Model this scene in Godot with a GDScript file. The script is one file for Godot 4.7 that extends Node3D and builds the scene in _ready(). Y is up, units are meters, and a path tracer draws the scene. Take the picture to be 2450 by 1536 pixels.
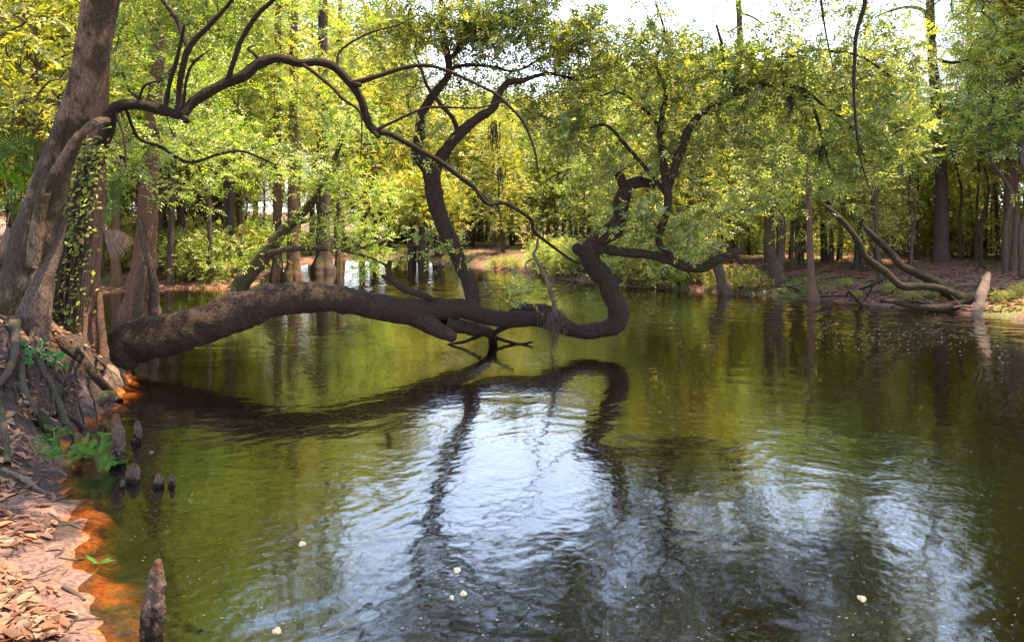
extends Node3D
# A blackwater river bank: a live oak leaning out over tannin-dark water, cypress knees, roots, and woods on the far banks.

const F := 1686.0      # focal length in photograph pixels
const CX := 1225.0
const YH := 530.0      # row of the eye-level line
const H := 2.1         # eye height above the water, metres

var rng := RandomNumberGenerator.new()
var lump := FastNoiseLite.new()
var rough_noise := FastNoiseLite.new()
var M := {}
var shore := PackedVector2Array()
var used := {}

class Buf:
	var v := PackedVector3Array()
	var n := PackedVector3Array()
	var c := PackedColorArray()
	var uv := PackedVector2Array()
	var ix := PackedInt32Array()
	func mesh(m: Material) -> ArrayMesh:
		var a := []
		a.resize(Mesh.ARRAY_MAX)
		a[Mesh.ARRAY_VERTEX] = v
		a[Mesh.ARRAY_NORMAL] = n
		a[Mesh.ARRAY_COLOR] = c
		a[Mesh.ARRAY_TEX_UV] = uv
		a[Mesh.ARRAY_INDEX] = ix
		var am := ArrayMesh.new()
		am.add_surface_from_arrays(Mesh.PRIMITIVE_TRIANGLES, a)
		am.surface_set_material(0, m)
		return am

# ---------------------------------------------------------------- small helpers
func P(px: float, py: float, d: float) -> Vector3:
	return Vector3((px - CX) * d / F, H - (py - YH) * d / F, -d)

func W(px: float, py: float, y := 0.0) -> Vector3:
	return P(px, py, (H - y) * F / (py - YH))

func G(px: float, py: float) -> Vector3:
	# where the line of sight meets the ground
	var d := 2.6
	while d < 70.0:
		var p := P(px, py, d)
		if p.y <= mesh_ground(p.x, p.z):
			for k in 5:
				var q := P(px, py, d - 0.1 / pow(2.0, k))
				if q.y <= mesh_ground(q.x, q.z):
					d = -q.z
					p = q
			return p
		d += 0.1 if d < 14.0 else 0.2
	return P(px, py, 60.0)

var gx := PackedFloat32Array()
var gz := PackedFloat32Array()
var gy := PackedVector3Array()

# height of the ground mesh itself
func mesh_ground(x: float, z: float) -> float:
	var i := clampi(gx.bsearch(x) - 1, 0, gx.size() - 2)
	var j := clampi(gz.bsearch(z) - 1, 0, gz.size() - 2)
	var w := gx.size()
	var u := clampf((x - gx[i]) / (gx[i + 1] - gx[i]), 0.0, 1.0)
	var v := clampf((z - gz[j]) / (gz[j + 1] - gz[j]), 0.0, 1.0)
	return lerpf(lerpf(gy[j * w + i].y, gy[j * w + i + 1].y, u), lerpf(gy[(j + 1) * w + i].y, gy[(j + 1) * w + i + 1].y, u), v)

func numbered(called: String) -> String:
	var k: int = used.get(called, 0)
	used[called] = k + 1
	return called if k == 0 else "%s_%03d" % [called, k]

func tag(o: Node, label: String, category: String, group := "", kind := "") -> void:
	if label: o.set_meta("label", label)
	if category: o.set_meta("category", category)
	if group: o.set_meta("group", group)
	if kind: o.set_meta("kind", kind)

func thing(called: String, at: Vector3, label: String, category: String, group := "") -> Node3D:
	var o := Node3D.new()
	o.name = numbered(called)
	add_child(o)
	o.position = at
	tag(o, label, category, group)
	return o

func part(parent: Node3D, called: String, b: Buf, m: Material) -> MeshInstance3D:
	# meshes are laid out in the place's own axes, so the part is set back by its thing's position
	var o := MeshInstance3D.new()
	o.mesh = b.mesh(m)
	o.name = called
	parent.add_child(o, true)
	o.position = -parent.position
	if called in ["branchwork", "leaves", "strands"]: o.set_meta("kind", "stuff")
	return o

func solo(called: String, b: Buf, m: Material, label: String, category: String, group := "", kind := "") -> MeshInstance3D:
	var o := MeshInstance3D.new()
	o.mesh = b.mesh(m)
	o.name = numbered(called)
	add_child(o)
	tag(o, label, category, group, kind)
	return o

func copy(o: Node3D, label := "") -> Node3D:
	var c: Node3D = o.duplicate()
	var nm := str(o.name)
	if nm.length() > 4 and nm[nm.length() - 4] == "_" and nm.right(3).is_valid_int(): nm = nm.left(-4)
	c.name = numbered(nm)
	add_child(c)
	if label: c.set_meta("label", label)
	return c

func rv() -> Vector3:
	return Vector3(rng.randfn(), rng.randfn(), rng.randfn())

# ---------------------------------------------------------------- tubes (trunks, limbs, roots)
# pts: Vector3 list, rad: metres at each; the tube is a smooth curve through them
func tube(b: Buf, pts: Array, rad: Array, sides: int, step: float, lumpy := 0.0, freq := 3.0, flute := 0.0, flute_n := 6.0, flute_len := 0.6, moss := 0.0, tile := 0.5, bluntness := 0.0) -> PackedVector3Array:
	var c := PackedVector3Array()
	var r := PackedFloat32Array()
	var k := pts.size()
	for i in k - 1:
		var p0: Vector3 = pts[maxi(i - 1, 0)]
		var p1: Vector3 = pts[i]
		var p2: Vector3 = pts[i + 1]
		var p3: Vector3 = pts[mini(i + 2, k - 1)]
		var m := maxi(1, int(ceil(p1.distance_to(p2) / step)))
		for j in m:
			var t := float(j) / m
			c.append(p1.cubic_interpolate(p2, p0, p3, t))
			r.append(lerpf(rad[i], rad[i + 1], t * t * (3.0 - 2.0 * t)))
	c.append(pts[k - 1])
	r.append(rad[k - 1])
	if bluntness > 0.0:   # rounded ends
		var e: Vector3 = (c[c.size() - 1] - c[c.size() - 2]).normalized()
		var rl := r[r.size() - 1]
		c.append(c[c.size() - 1] + e * rl * 0.35 * bluntness); r.append(rl * 0.75)
		c.append(c[c.size() - 1] + e * rl * 0.2 * bluntness); r.append(rl * 0.35)
		c.append(c[c.size() - 1] + e * rl * 0.06 * bluntness); r.append(rl * 0.02)
	var n := c.size()
	var rmax := 0.0
	for x in r: rmax = maxf(rmax, x)
	var reps := maxf(1.0, round(TAU * rmax / tile))
	var first := b.v.size()
	var tan := (c[1] - c[0]).normalized()
	var nn := tan.cross(Vector3(0.31, 0.2, 0.93)).normalized()
	var along := 0.0
	var grid := PackedVector3Array()
	grid.resize(n * (sides + 1))
	var vs := PackedFloat32Array()
	for i in n:
		var t2: Vector3 = (c[mini(i + 1, n - 1)] - c[maxi(i - 1, 0)]).normalized()
		var ax := tan.cross(t2)
		if ax.length() > 1e-5:
			nn = nn.rotated(ax.normalized(), tan.angle_to(t2))
		tan = t2
		nn = (nn - tan * nn.dot(tan)).normalized()
		var bb := tan.cross(nn)
		if i > 0: along += c[i].distance_to(c[i - 1])
		vs.append(along)
		var fl := flute * exp(-along / flute_len)
		for j in sides + 1:
			var th := TAU * (j % sides) / sides
			var o := nn * cos(th) + bb * sin(th)
			var rr := r[i]
			if lumpy > 0.0:
				var q := c[i] + o * rr
				rr *= 1.0 + lumpy * (lump.get_noise_3dv(q * freq) + 0.5 * lump.get_noise_3dv(q * freq * 3.1))
			if fl > 0.01:
				rr *= 1.0 + fl * (0.5 * cos(flute_n * th + 0.8 * sin(along * 2.0) + 1.3) + 0.35 * cos((flute_n - 3.0) * th + 2.0 + along) + 0.25 * cos((flute_n + 4.0) * th - along * 1.5))
			grid[i * (sides + 1) + j] = c[i] + o * rr
	for i in n:
		for j in sides + 1:
			var jj := j % sides
			var a: Vector3 = grid[i * (sides + 1) + (jj + 1) % sides] - grid[i * (sides + 1) + (jj + sides - 1) % sides]
			var s: Vector3 = grid[mini(i + 1, n - 1) * (sides + 1) + j] - grid[maxi(i - 1, 0) * (sides + 1) + j]
			var nr := a.cross(s)
			var p: Vector3 = grid[i * (sides + 1) + j]
			b.v.append(p)
			b.n.append(nr.normalized() if nr.length() > 1e-9 else (p - c[i]).normalized())
			b.uv.append(Vector2(reps * j / sides, vs[i] / (tile * 1.9)))
			var col := Color(1, 1, 1)
			if moss > 0.0:
				var g := smoothstep(0.62 - moss, 0.78 - moss, 0.5 + 0.5 * rough_noise.get_noise_3dv(p * 5.0) + 0.28 * lump.get_noise_3dv(p * 14.0))
				col = col.lerp(Color(0.62, 0.95, 0.30), g * 0.85)
			elif moss < 0.0:   # pale lichen in hard-edged patches, moss between
				var g := smoothstep(0.57, 0.69, 0.5 + 0.5 * rough_noise.get_noise_3dv(p * 4.0) - moss + 0.16 * lump.get_noise_3dv(p * 11.0))
				var h := smoothstep(0.5, 0.75, 0.5 + 0.5 * rough_noise.get_noise_3dv(p * 2.3 + Vector3(40, 0, 0)) + 0.2 * lump.get_noise_3dv(p * 9.0))
				col = Color(0.3, 0.3, 0.3).lerp(Color(0.24, 0.30, 0.14), h * 0.8).lerp(Color(0.95, 1.0, 1.0), g * 0.8)
			b.c.append(col)
	var w := sides + 1
	for i in n - 1:
		for j in sides:
			var q := first + i * w + j
			b.ix.append_array(PackedInt32Array([q, q + w, q + 1, q + 1, q + w, q + w + 1]))
	return c

# the same from photograph pixels: rows of [px, py, depth, radius in px]
func ptube(b: Buf, rows: Array, sides: int, step: float, lumpy := 0.0, freq := 3.0, flute := 0.0, flute_n := 6.0, flute_len := 0.6, moss := 0.0, tile := 0.5, bluntness := 0.0) -> PackedVector3Array:
	var pts := []
	var rad := []
	for a in rows:
		pts.append(P(a[0], a[1], a[2]))
		rad.append(a[3] * a[2] / F)
	return tube(b, pts, rad, sides, step, lumpy, freq, flute, flute_n, flute_len, moss, tile, bluntness)

# ---------------------------------------------------------------- leaves
func leaf(b: Buf, p: Vector3, d: Vector3, nrm: Vector3, len: float, wid: float, col: Color) -> void:
	var side := d.cross(nrm).normalized()
	var up := side.cross(d)
	var q := b.v.size()
	b.v.append(p)
	b.v.append(p + d * (len * 0.45) + side * (wid * 0.5) + up * (wid * 0.14))
	b.v.append(p + d * len - up * (len * 0.1))
	b.v.append(p + d * (len * 0.45) - side * (wid * 0.5) + up * (wid * 0.14))
	b.n.append(up)
	b.n.append((up - side * 0.28).normalized())
	b.n.append((up + d * 0.2).normalized())
	b.n.append((up + side * 0.28).normalized())
	for k in 4:
		b.c.append(col)
	b.uv.append(Vector2(0.5, 0)); b.uv.append(Vector2(1, 0.5)); b.uv.append(Vector2(0.5, 1)); b.uv.append(Vector2(0, 0.5))
	b.ix.append_array(PackedInt32Array([q, q + 2, q + 1, q, q + 3, q + 2]))

# a short stem with leaves along it
func spray(b: Buf, o: Vector3, dir: Vector3, n: int, L: float, len: float, wid: float, pal: Array) -> void:
	var ref := Vector3(rng.randfn() * 0.5, 1.0, rng.randfn() * 0.5).normalized()
	var side := dir.cross(ref).normalized()
	var up := side.cross(dir)
	var tone: Color = pal[rng.randi() % pal.size()]
	for i in n:
		var t := (i + 0.4) / n
		var s := 1.0 if i % 2 == 0 else -1.0
		var d := (dir * (0.35 + 0.5 * t) + side * s * (0.85 - 0.4 * t) + up * rng.randf_range(-0.35, 0.35)).normalized()
		var nn := (up + side * rng.randfn() * 0.35 + dir * rng.randfn() * 0.35).normalized()
		var k := rng.randf_range(0.75, 1.2)
		var cc := tone * rng.randf_range(0.8, 1.2)
		leaf(b, o + dir * (L * t) - Vector3(0, 0.15 * L * t * t, 0), d, nn, len * rng.randf_range(0.75, 1.15), wid * k, Color(cc.r, cc.g, cc.b))

# thin three-sided twig
func twig(b: Buf, a: Vector3, z: Vector3, r0: float, r1: float, bend: float) -> PackedVector3Array:
	var L := a.distance_to(z)
	var m1 := a.lerp(z, 0.35) + rv() * bend * L + Vector3(0, 0.08 * L, 0)
	var m2 := a.lerp(z, 0.7) + rv() * bend * L + Vector3(0, 0.05 * L, 0)
	return tube(b, [a, m1, m2, z], [r0, lerpf(r0, r1, 0.35), lerpf(r0, r1, 0.7), r1], 4, maxf(0.12, L / 7.0))

# clumps: [centre, radius, sprays]; twigs join every clump to the nearest wood
func grow(wood: PackedVector3Array, clumps: Array, tb: Buf, lb: Buf, len: float, wid: float, pal: Array, per := 7, r0 := 0.012, spray_len := 0.22, droop := 0.0) -> void:
	var nodes := wood.duplicate()
	var order := []
	for c in clumps:
		var best := 1e9
		for q in wood: best = minf(best, q.distance_squared_to(c[0]))
		order.append([best, c])
	order.sort_custom(func(a, z): return a[0] < z[0])
	for e in order:
		var c: Array = e[1]
		var at: Vector3 = c[0]
		var best := 1e9
		var from := at
		for q in nodes:
			var dd: float = q.distance_squared_to(at)
			if dd < best:
				best = dd
				from = q
		var L := from.distance_to(at)
		if L > 0.05:
			var path := twig(tb, from, at, r0 * (0.6 + 0.4 * minf(L, 2.0)), r0 * 0.35, 0.09)
			for i in range(1, path.size(), 2): nodes.append(path[i])
		nodes.append(at)
		for s in c[2]:
			var off := rv() * (c[1] as float) * 0.55
			off.y *= 0.8
			var dir := (off.normalized() * 0.8 + rv() * 0.45 + Vector3(0, 0.25 - droop, 0)).normalized()
			if s % 4 == 0:
				twig(tb, at, at + off, r0 * 0.35, r0 * 0.2, 0.06)
			spray(lb, at + off, dir, per, spray_len * rng.randf_range(0.7, 1.3), len, wid, pal)

# fill an ellipsoid with clumps
func fill(out: Array, c: Vector3, rx: float, ry: float, rz: float, n: int, r: float, sprays: int) -> void:
	for i in n:
		var d := rv().normalized() * pow(rng.randf(), 0.45)
		out.append([c + Vector3(d.x * rx, d.y * ry, d.z * rz), r * rng.randf_range(0.7, 1.3), sprays])

# ---------------------------------------------------------------- ground shape
func shore_distance(x: float, z: float) -> float:
	# metres from the waterline, negative over water
	var p := Vector2(x, z)
	var best := 1e9
	var inside := false
	var k := shore.size()
	var a := shore[k - 1]
	for i in k:
		var b := shore[i]
		var ab := b - a
		var t := clampf((p - a).dot(ab) / ab.length_squared(), 0.0, 1.0)
		best = minf(best, p.distance_squared_to(a + ab * t))
		if (b.y > z) != (a.y > z) and x < (a.x - b.x) * (z - b.y) / (a.y - b.y) + b.x:
			inside = not inside
		a = b
	return -sqrt(best) if inside else sqrt(best)

# [x, z, plateau height, slope]
const LAND := [[-3.2, -3.2, 0.42, 0.24], [-1.0, -1.0, 0.5, 0.3], [-3.7, -4.7, 0.48, 0.3], [-5.1, -6.6, 1.25, 1.2], [-5.9, -8.0, 1.5, 1.9], [-6.6, -10.4, 0.7, 0.5], [-9.5, -8.0, 1.4, 0.6], [-9.0, -12.5, 0.5, 0.3],
	[-12.0, -24.0, 0.42, 0.14], [-18.0, -34.0, 0.5, 0.12], [-8.0, -46.0, 0.6, 0.2], [3.0, -36.0, 0.7, 0.3], [6.0, -25.0, 0.85, 0.34], [12.0, -20.0, 0.95, 0.36], [16.0, -14.0, 0.9, 0.4], [6.0, 8.0, 0.6, 0.3]]

func ground_at(x: float, z: float) -> float:
	var s := shore_distance(x, z)
	var nz := lump.get_noise_2d(x * 0.9, z * 0.9)
	s += 0.10 * lump.get_noise_2d(x * 3.0 + 50.0, z * 3.0)
	if s < 0.0:
		var u := -s
		return -minf(1.8, 0.4 * u + 0.9 * maxf(0.0, u - 0.22 - 0.16 * nz)) * (1.0 + 0.25 * nz) - 0.004
	var ws := 0.0
	var hp := 0.0
	var sl := 0.0
	for a in LAND:
		var dx: float = x - a[0]
		var dz: float = z - a[1]
		var w := 1.0 / pow(dx * dx + dz * dz + 0.15, 1.6)
		ws += w
		hp += w * a[2]
		sl += w * a[3]
	hp /= ws
	sl /= ws
	var rise := hp * (1.0 - exp(-s * sl / maxf(hp, 0.05)))
	var g := rise + 0.05 * clampf(s, 0.0, 1.0) * nz + 0.025 * clampf(s * 2.0, 0.0, 1.0) * rough_noise.get_noise_2d(x * 9.0, z * 9.0)
	if s > 14.0:
		g += 0.02 * (s - 14.0)
	return maxf(g, 0.006)

# grid lines, fine between a and b, coarser outwards
func lines(lo: float, a: float, b: float, hi: float, fine: float, grow_by: float) -> PackedFloat32Array:
	var out := PackedFloat32Array()
	var left := []
	var s := fine
	var x := a
	while x > lo:
		s *= grow_by
		x -= s
		left.append(x)
	left.reverse()
	for q in left: out.append(q)
	x = a
	while x < b:
		out.append(x)
		x += fine
	s = fine
	while x < hi:
		out.append(x)
		s *= grow_by
		x += s
	out.append(x)
	return out

func sheet(xs: PackedFloat32Array, zs: PackedFloat32Array, height: Callable, colour: Callable, uvs: float) -> Buf:
	var b := Buf.new()
	var w := xs.size()
	var hh := zs.size()
	for j in hh:
		for i in w:
			var y: float = height.call(xs[i], zs[j])
			b.v.append(Vector3(xs[i], y, zs[j]))
			b.uv.append(Vector2(xs[i], zs[j]) * uvs)
			b.c.append(colour.call(xs[i], y, zs[j]))
	b.n.resize(w * hh)
	for j in hh:
		for i in w:
			var dx := b.v[j * w + mini(i + 1, w - 1)] - b.v[j * w + maxi(i - 1, 0)]
			var dz := b.v[mini(j + 1, hh - 1) * w + i] - b.v[maxi(j - 1, 0) * w + i]
			b.n[j * w + i] = dz.cross(dx).normalized()
	for j in hh - 1:
		for i in w - 1:
			var q := j * w + i
			b.ix.append_array(PackedInt32Array([q, q + 1, q + w, q + 1, q + w + 1, q + w]))
	return b

# ---------------------------------------------------------------- materials
func noise_tex(size: int, freq: float, kind: int, fractal: int, octaves: int, ramp: Array, seed: int, warp := 0.0) -> NoiseTexture2D:
	var f := FastNoiseLite.new()
	f.seed = seed
	f.noise_type = kind
	f.frequency = freq
	f.fractal_type = fractal
	f.fractal_octaves = octaves
	if warp > 0.0:
		f.domain_warp_enabled = true
		f.domain_warp_amplitude = warp
		f.domain_warp_frequency = freq
	var t := NoiseTexture2D.new()
	t.width = size
	t.height = size
	t.seamless = true
	t.noise = f
	if ramp:
		var g := Gradient.new()
		var off := PackedFloat32Array()
		var col := PackedColorArray()
		for a in ramp:
			off.append(a[0])
			col.append(Color(a[1], a[2], a[3]).linear_to_srgb())
		g.offsets = off
		g.colors = col
		t.color_ramp = g
	return t

func mat(rough: float, spec := 0.5) -> StandardMaterial3D:
	var m := StandardMaterial3D.new()
	m.roughness = rough
	m.metallic_specular = spec
	m.vertex_color_use_as_albedo = true
	return m

func bark(ramp: Array, freq: float, fractal: int, relief: float, seed: int, rough := 0.9) -> StandardMaterial3D:
	var m := mat(rough, 0.3)
	m.albedo_texture = noise_tex(512, freq, FastNoiseLite.TYPE_SIMPLEX_SMOOTH, fractal, 5, ramp, seed, 12.0)
	m.heightmap_enabled = true
	m.heightmap_texture = noise_tex(512, freq, FastNoiseLite.TYPE_SIMPLEX_SMOOTH, fractal, 5, [], seed, 12.0)
	m.heightmap_scale = relief
	return m

func leaf_mat(back: Color, tint := Color(1, 1, 1), rough := 0.42) -> StandardMaterial3D:
	var m := mat(rough, 0.5)
	m.albedo_color = tint
	m.backlight_enabled = true
	m.backlight = back
	m.cull_mode = BaseMaterial3D.CULL_DISABLED
	return m

func make_materials() -> void:
	var RIDGED := FastNoiseLite.FRACTAL_RIDGED
	var FBM := FastNoiseLite.FRACTAL_FBM
	M.oak = bark([[0.0, 0.0076, 0.0039, 0.0024], [0.45, 0.0200, 0.0112, 0.0069], [0.75, 0.0335, 0.0195, 0.0121], [0.92, 0.0502, 0.0317, 0.0195], [1.0, 0.1004, 0.0688, 0.0463]], 0.018, RIDGED, 2.2, 3)
	M.smooth = bark([[0.0, 0.02, 0.013, 0.009], [0.4, 0.045, 0.029, 0.020], [0.7, 0.068, 0.045, 0.031], [1.0, 0.10, 0.068, 0.048]], 0.032, FBM, 1.3, 5)
	M.lichen = bark([[0.0, 0.0360, 0.0206, 0.0122], [0.4, 0.1040, 0.0604, 0.0360], [0.7, 0.1600, 0.0942, 0.0571], [1.0, 0.2400, 0.1472, 0.0918]], 0.032, FBM, 1.3, 5)
	M.knee = bark([[0.0, 0.03, 0.018, 0.012], [0.4, 0.09, 0.055, 0.036], [0.8, 0.15, 0.095, 0.064], [1.0, 0.22, 0.15, 0.105]], 0.02, RIDGED, 1.2, 27)
	M.cypress = bark([[0.0, 0.0285, 0.0142, 0.0084], [0.4, 0.0811, 0.0418, 0.0246], [0.8, 0.1236, 0.0657, 0.0415], [1.0, 0.1616, 0.0964, 0.0644]], 0.022, RIDGED, 1.4, 8)
	M.pine = bark([[0.0, 0.0168, 0.0101, 0.0076], [0.5, 0.0560, 0.0334, 0.0266], [1.0, 0.1232, 0.0776, 0.0638]], 0.014, RIDGED, 2.5, 12)
	M.far_bark = bark([[0.0, 0.0216, 0.0140, 0.0096], [0.5, 0.0562, 0.0356, 0.0246], [1.0, 0.1037, 0.0677, 0.0492]], 0.02, FBM, 1.5, 15)
	M.pale = bark([[0.0, 0.0450, 0.0276, 0.0185], [0.5, 0.1125, 0.0728, 0.0492], [1.0, 0.1913, 0.1295, 0.0912]], 0.02, RIDGED, 1.2, 18)
	M.twig = mat(0.85, 0.3)
	M.twig.albedo_color = Color(0.045, 0.03, 0.021).linear_to_srgb()
	M.oak_leaf = leaf_mat(Color(0.97, 1.0, 0.55), Color(1, 1, 1), 0.38)
	M.leaf_green = leaf_mat(Color(0.88, 1.0, 0.52), Color(0.95, 1.0, 0.9))
	M.leaf_yellow = leaf_mat(Color(0.97, 1.0, 0.5), Color(1.0, 1.0, 0.85))
	M.plant = leaf_mat(Color(0.8, 1.0, 0.4), Color(0.9, 0.9, 0.85), 0.7)
	M.plant.metallic_specular = 0.25
	M.dead = leaf_mat(Color(1.0, 0.8, 0.55), Color(1, 1, 1), 0.6)
	var g := mat(0.95, 0.25)
	g.albedo_texture = noise_tex(1024, 0.03, FastNoiseLite.TYPE_SIMPLEX_SMOOTH, FBM, 6, [[0.0, 0.4, 0.38, 0.37], [0.42, 0.7, 0.68, 0.66], [0.6, 0.95, 0.93, 0.92], [1.0, 1.0, 1.0, 1.0]], 21)
	g.heightmap_enabled = true
	g.heightmap_texture = noise_tex(1024, 0.03, FastNoiseLite.TYPE_SIMPLEX_SMOOTH, FBM, 6, [], 21)
	g.heightmap_scale = 2.0
	M.ground = g
	var w := StandardMaterial3D.new()
	w.albedo_color = Color(0.03, 0.025, 0.015, 0.5)
	w.clearcoat_enabled = true
	w.clearcoat = 1.0
	w.clearcoat_roughness = 0.0
	w.transparency = BaseMaterial3D.TRANSPARENCY_ALPHA
	w.roughness = 0.0
	w.metallic_specular = 0.7
	w.heightmap_enabled = true
	w.heightmap_texture = noise_tex(2048, 0.016, FastNoiseLite.TYPE_SIMPLEX_SMOOTH, FBM, 1, [], 33, 40.0)
	w.heightmap_scale = 0.13
	M.water = w
	var fm := mat(0.7, 0.4)
	fm.albedo_color = Color(0.33, 0.32, 0.29)
	M.foam = fm

# ---------------------------------------------------------------- repeated kinds of trees
const GREEN := [Color(0.246, 0.246, 0.077), Color(0.357, 0.320, 0.102), Color(0.168, 0.187, 0.064), Color(0.492, 0.388, 0.128)]
const FEATHER := [Color(0.350, 0.341, 0.096), Color(0.267, 0.288, 0.084), Color(0.468, 0.405, 0.119)]
const OAK := [Color(0.168, 0.189, 0.053), Color(0.287, 0.294, 0.076), Color(0.110, 0.131, 0.044), Color(0.454, 0.408, 0.099), Color(0.218, 0.246, 0.063)]

# a tree at the origin; crown from low to high
func proto_tree(called: String, tall: float, low: float, spread: float, r: float, clumps: int, sprays: int, len: float, wid: float, pal: Array, leaf_m: Material, bark_m: Material, per: int, wide_base: float) -> Node3D:
	var o := Node3D.new()
	o.name = called
	var tb := Buf.new()
	var lean := Vector3(rng.randfn() * 0.03, 0, rng.randfn() * 0.03)
	var pts := []
	var rad := []
	for i in 8:
		var t := i / 7.0
		pts.append(Vector3(0, -0.3 + t * tall * 0.96, 0) + lean * tall * t + Vector3(rng.randfn(), 0, rng.randfn()) * 0.018 * tall * t * (1.0 - 0.4 * t))
		rad.append(r * (pow(1.0 - t, 0.8) * 0.92 + 0.08))
	pts.insert(1, (pts[0] as Vector3).lerp(pts[1], 0.35))
	rad.insert(1, r * 1.05)
	rad[0] = r * wide_base
	var wood := tube(tb, pts, rad, 12, 0.3, 0.12, 2.5, 0.25 if wide_base > 1.5 else 0.1, 7.0, tall * 0.12, 0.08)
	var trunk := MeshInstance3D.new()
	trunk.name = "trunk"
	trunk.mesh = tb.mesh(bark_m)
	o.add_child(trunk, true)
	var bb := Buf.new()
	var nodes := PackedVector3Array()
	for q in wood:
		if q.y > low * 0.8: nodes.append(q)
	for i in int(6 + tall * 0.8):
		var y := lerpf(low, tall * 0.92, pow(rng.randf(), 0.8))
		var base := wood[0]
		for q in wood:
			if absf(q.y - y) < absf(base.y - y): base = q
		var az := rng.randf() * TAU
		var reach := spread * rng.randf_range(0.5, 0.95) * sqrt(maxf(0.1, 1.0 - pow((y - low) / (tall - low) * 1.05, 2.0)))
		var out := Vector3(cos(az), rng.randf_range(0.05, 0.7), sin(az)).normalized()
		var path := tube(bb, [base, base + out * reach * 0.35 + Vector3(0, 0.1, 0), base + out * reach * 0.7 + rv() * 0.12, base + out * reach + rv() * 0.15], [r * 0.28, r * 0.2, r * 0.13, r * 0.06], 5, 0.3)
		nodes.append_array(path)
	var cl := []
	for i in clumps:
		var t := pow(rng.randf(), 0.85)
		var y := lerpf(low, tall, t)
		var env := spread * (0.55 + 0.45 * sin(PI * clampf(0.15 + 0.8 * t, 0.0, 1.0))) * sqrt(clampf(1.15 - t * t, 0.05, 1.0))
		var az := rng.randf() * TAU
		var q := env * sqrt(rng.randf()) * rng.randf_range(0.75, 1.1)
		cl.append([Vector3(cos(az) * q, y + rng.randfn() * 0.2, sin(az) * q) + lean * y, 0.55 * spread / 2.6 * rng.randf_range(0.7, 1.3), sprays])
	var lb := Buf.new()
	grow(nodes, cl, bb, lb, len, wid, pal, per, 0.014 * tall / 8.0, 0.35)
	var br := MeshInstance3D.new()
	br.name = "branchwork"
	br.set_meta("kind", "stuff")
	br.mesh = bb.mesh(M.twig)
	o.add_child(br, true)
	var cr := MeshInstance3D.new()
	cr.name = "crown"
	cr.mesh = lb.mesh(leaf_m)
	o.add_child(cr, true)
	return o

func proto_shrub(called: String, tall: float, spread: float, clumps: int, sprays: int, len: float, wid: float, pal: Array, leaf_m: Material) -> Node3D:
	var o := Node3D.new()
	o.name = called
	var bb := Buf.new()
	var nodes := PackedVector3Array()
	for i in 6:
		var az := rng.randf() * TAU
		var out := Vector3(cos(az) * spread * 0.5, tall * rng.randf_range(0.5, 0.85), sin(az) * spread * 0.5)
		nodes.append_array(tube(bb, [Vector3(0, -0.1, 0), out * 0.4 + rv() * 0.05, out], [0.025, 0.017, 0.008], 5, 0.15))
	var cl := []
	for i in clumps:
		var d := rv().normalized() * pow(rng.randf(), 0.4)
		cl.append([Vector3(d.x * spread, tall * (0.5 + 0.48 * d.y), d.z * spread), 0.3 * rng.randf_range(0.7, 1.3), sprays])
	var lb := Buf.new()
	grow(nodes, cl, bb, lb, len, wid, pal, 7, 0.008, 0.22)
	var br := MeshInstance3D.new()
	br.name = "branchwork"
	br.set_meta("kind", "stuff")
	br.mesh = bb.mesh(M.twig)
	o.add_child(br, true)
	var cr := MeshInstance3D.new()
	cr.name = "crown"
	cr.mesh = lb.mesh(leaf_m)
	o.add_child(cr, true)
	return o

func put(proto: Node3D, called: String, at: Vector3, turn: float, size: Vector3, label: String, category: String, group: String, leaf_m: Material = null) -> Node3D:
	var o: Node3D = proto.duplicate()
	o.name = numbered(called)
	add_child(o)
	o.position = at
	o.rotation.y = turn
	o.scale = size
	tag(o, label, category, group)
	if leaf_m:
		(o.get_node("crown") as MeshInstance3D).set_surface_override_material(0, leaf_m)
	return o

# ---------------------------------------------------------------- the scene
func _ready() -> void:
	rng.seed = 7
	lump.seed = 4
	lump.noise_type = FastNoiseLite.TYPE_SIMPLEX_SMOOTH
	lump.frequency = 1.0
	lump.fractal_type = FastNoiseLite.FRACTAL_NONE
	rough_noise.seed = 9
	rough_noise.noise_type = FastNoiseLite.TYPE_SIMPLEX_SMOOTH
	rough_noise.frequency = 0.5
	rough_noise.fractal_octaves = 3
	camera_and_light()
	make_materials()
	setting()
	print("setting ", Time.get_ticks_msec())
	leaning_oak()
	left_trees()
	print("hero ", Time.get_ticks_msec())
	mid_trees()
	right_bank()
	print("banks ", Time.get_ticks_msec())
	woods()
	print("woods ", Time.get_ticks_msec())
	near_bank()
	print("done ", Time.get_ticks_msec())

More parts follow.
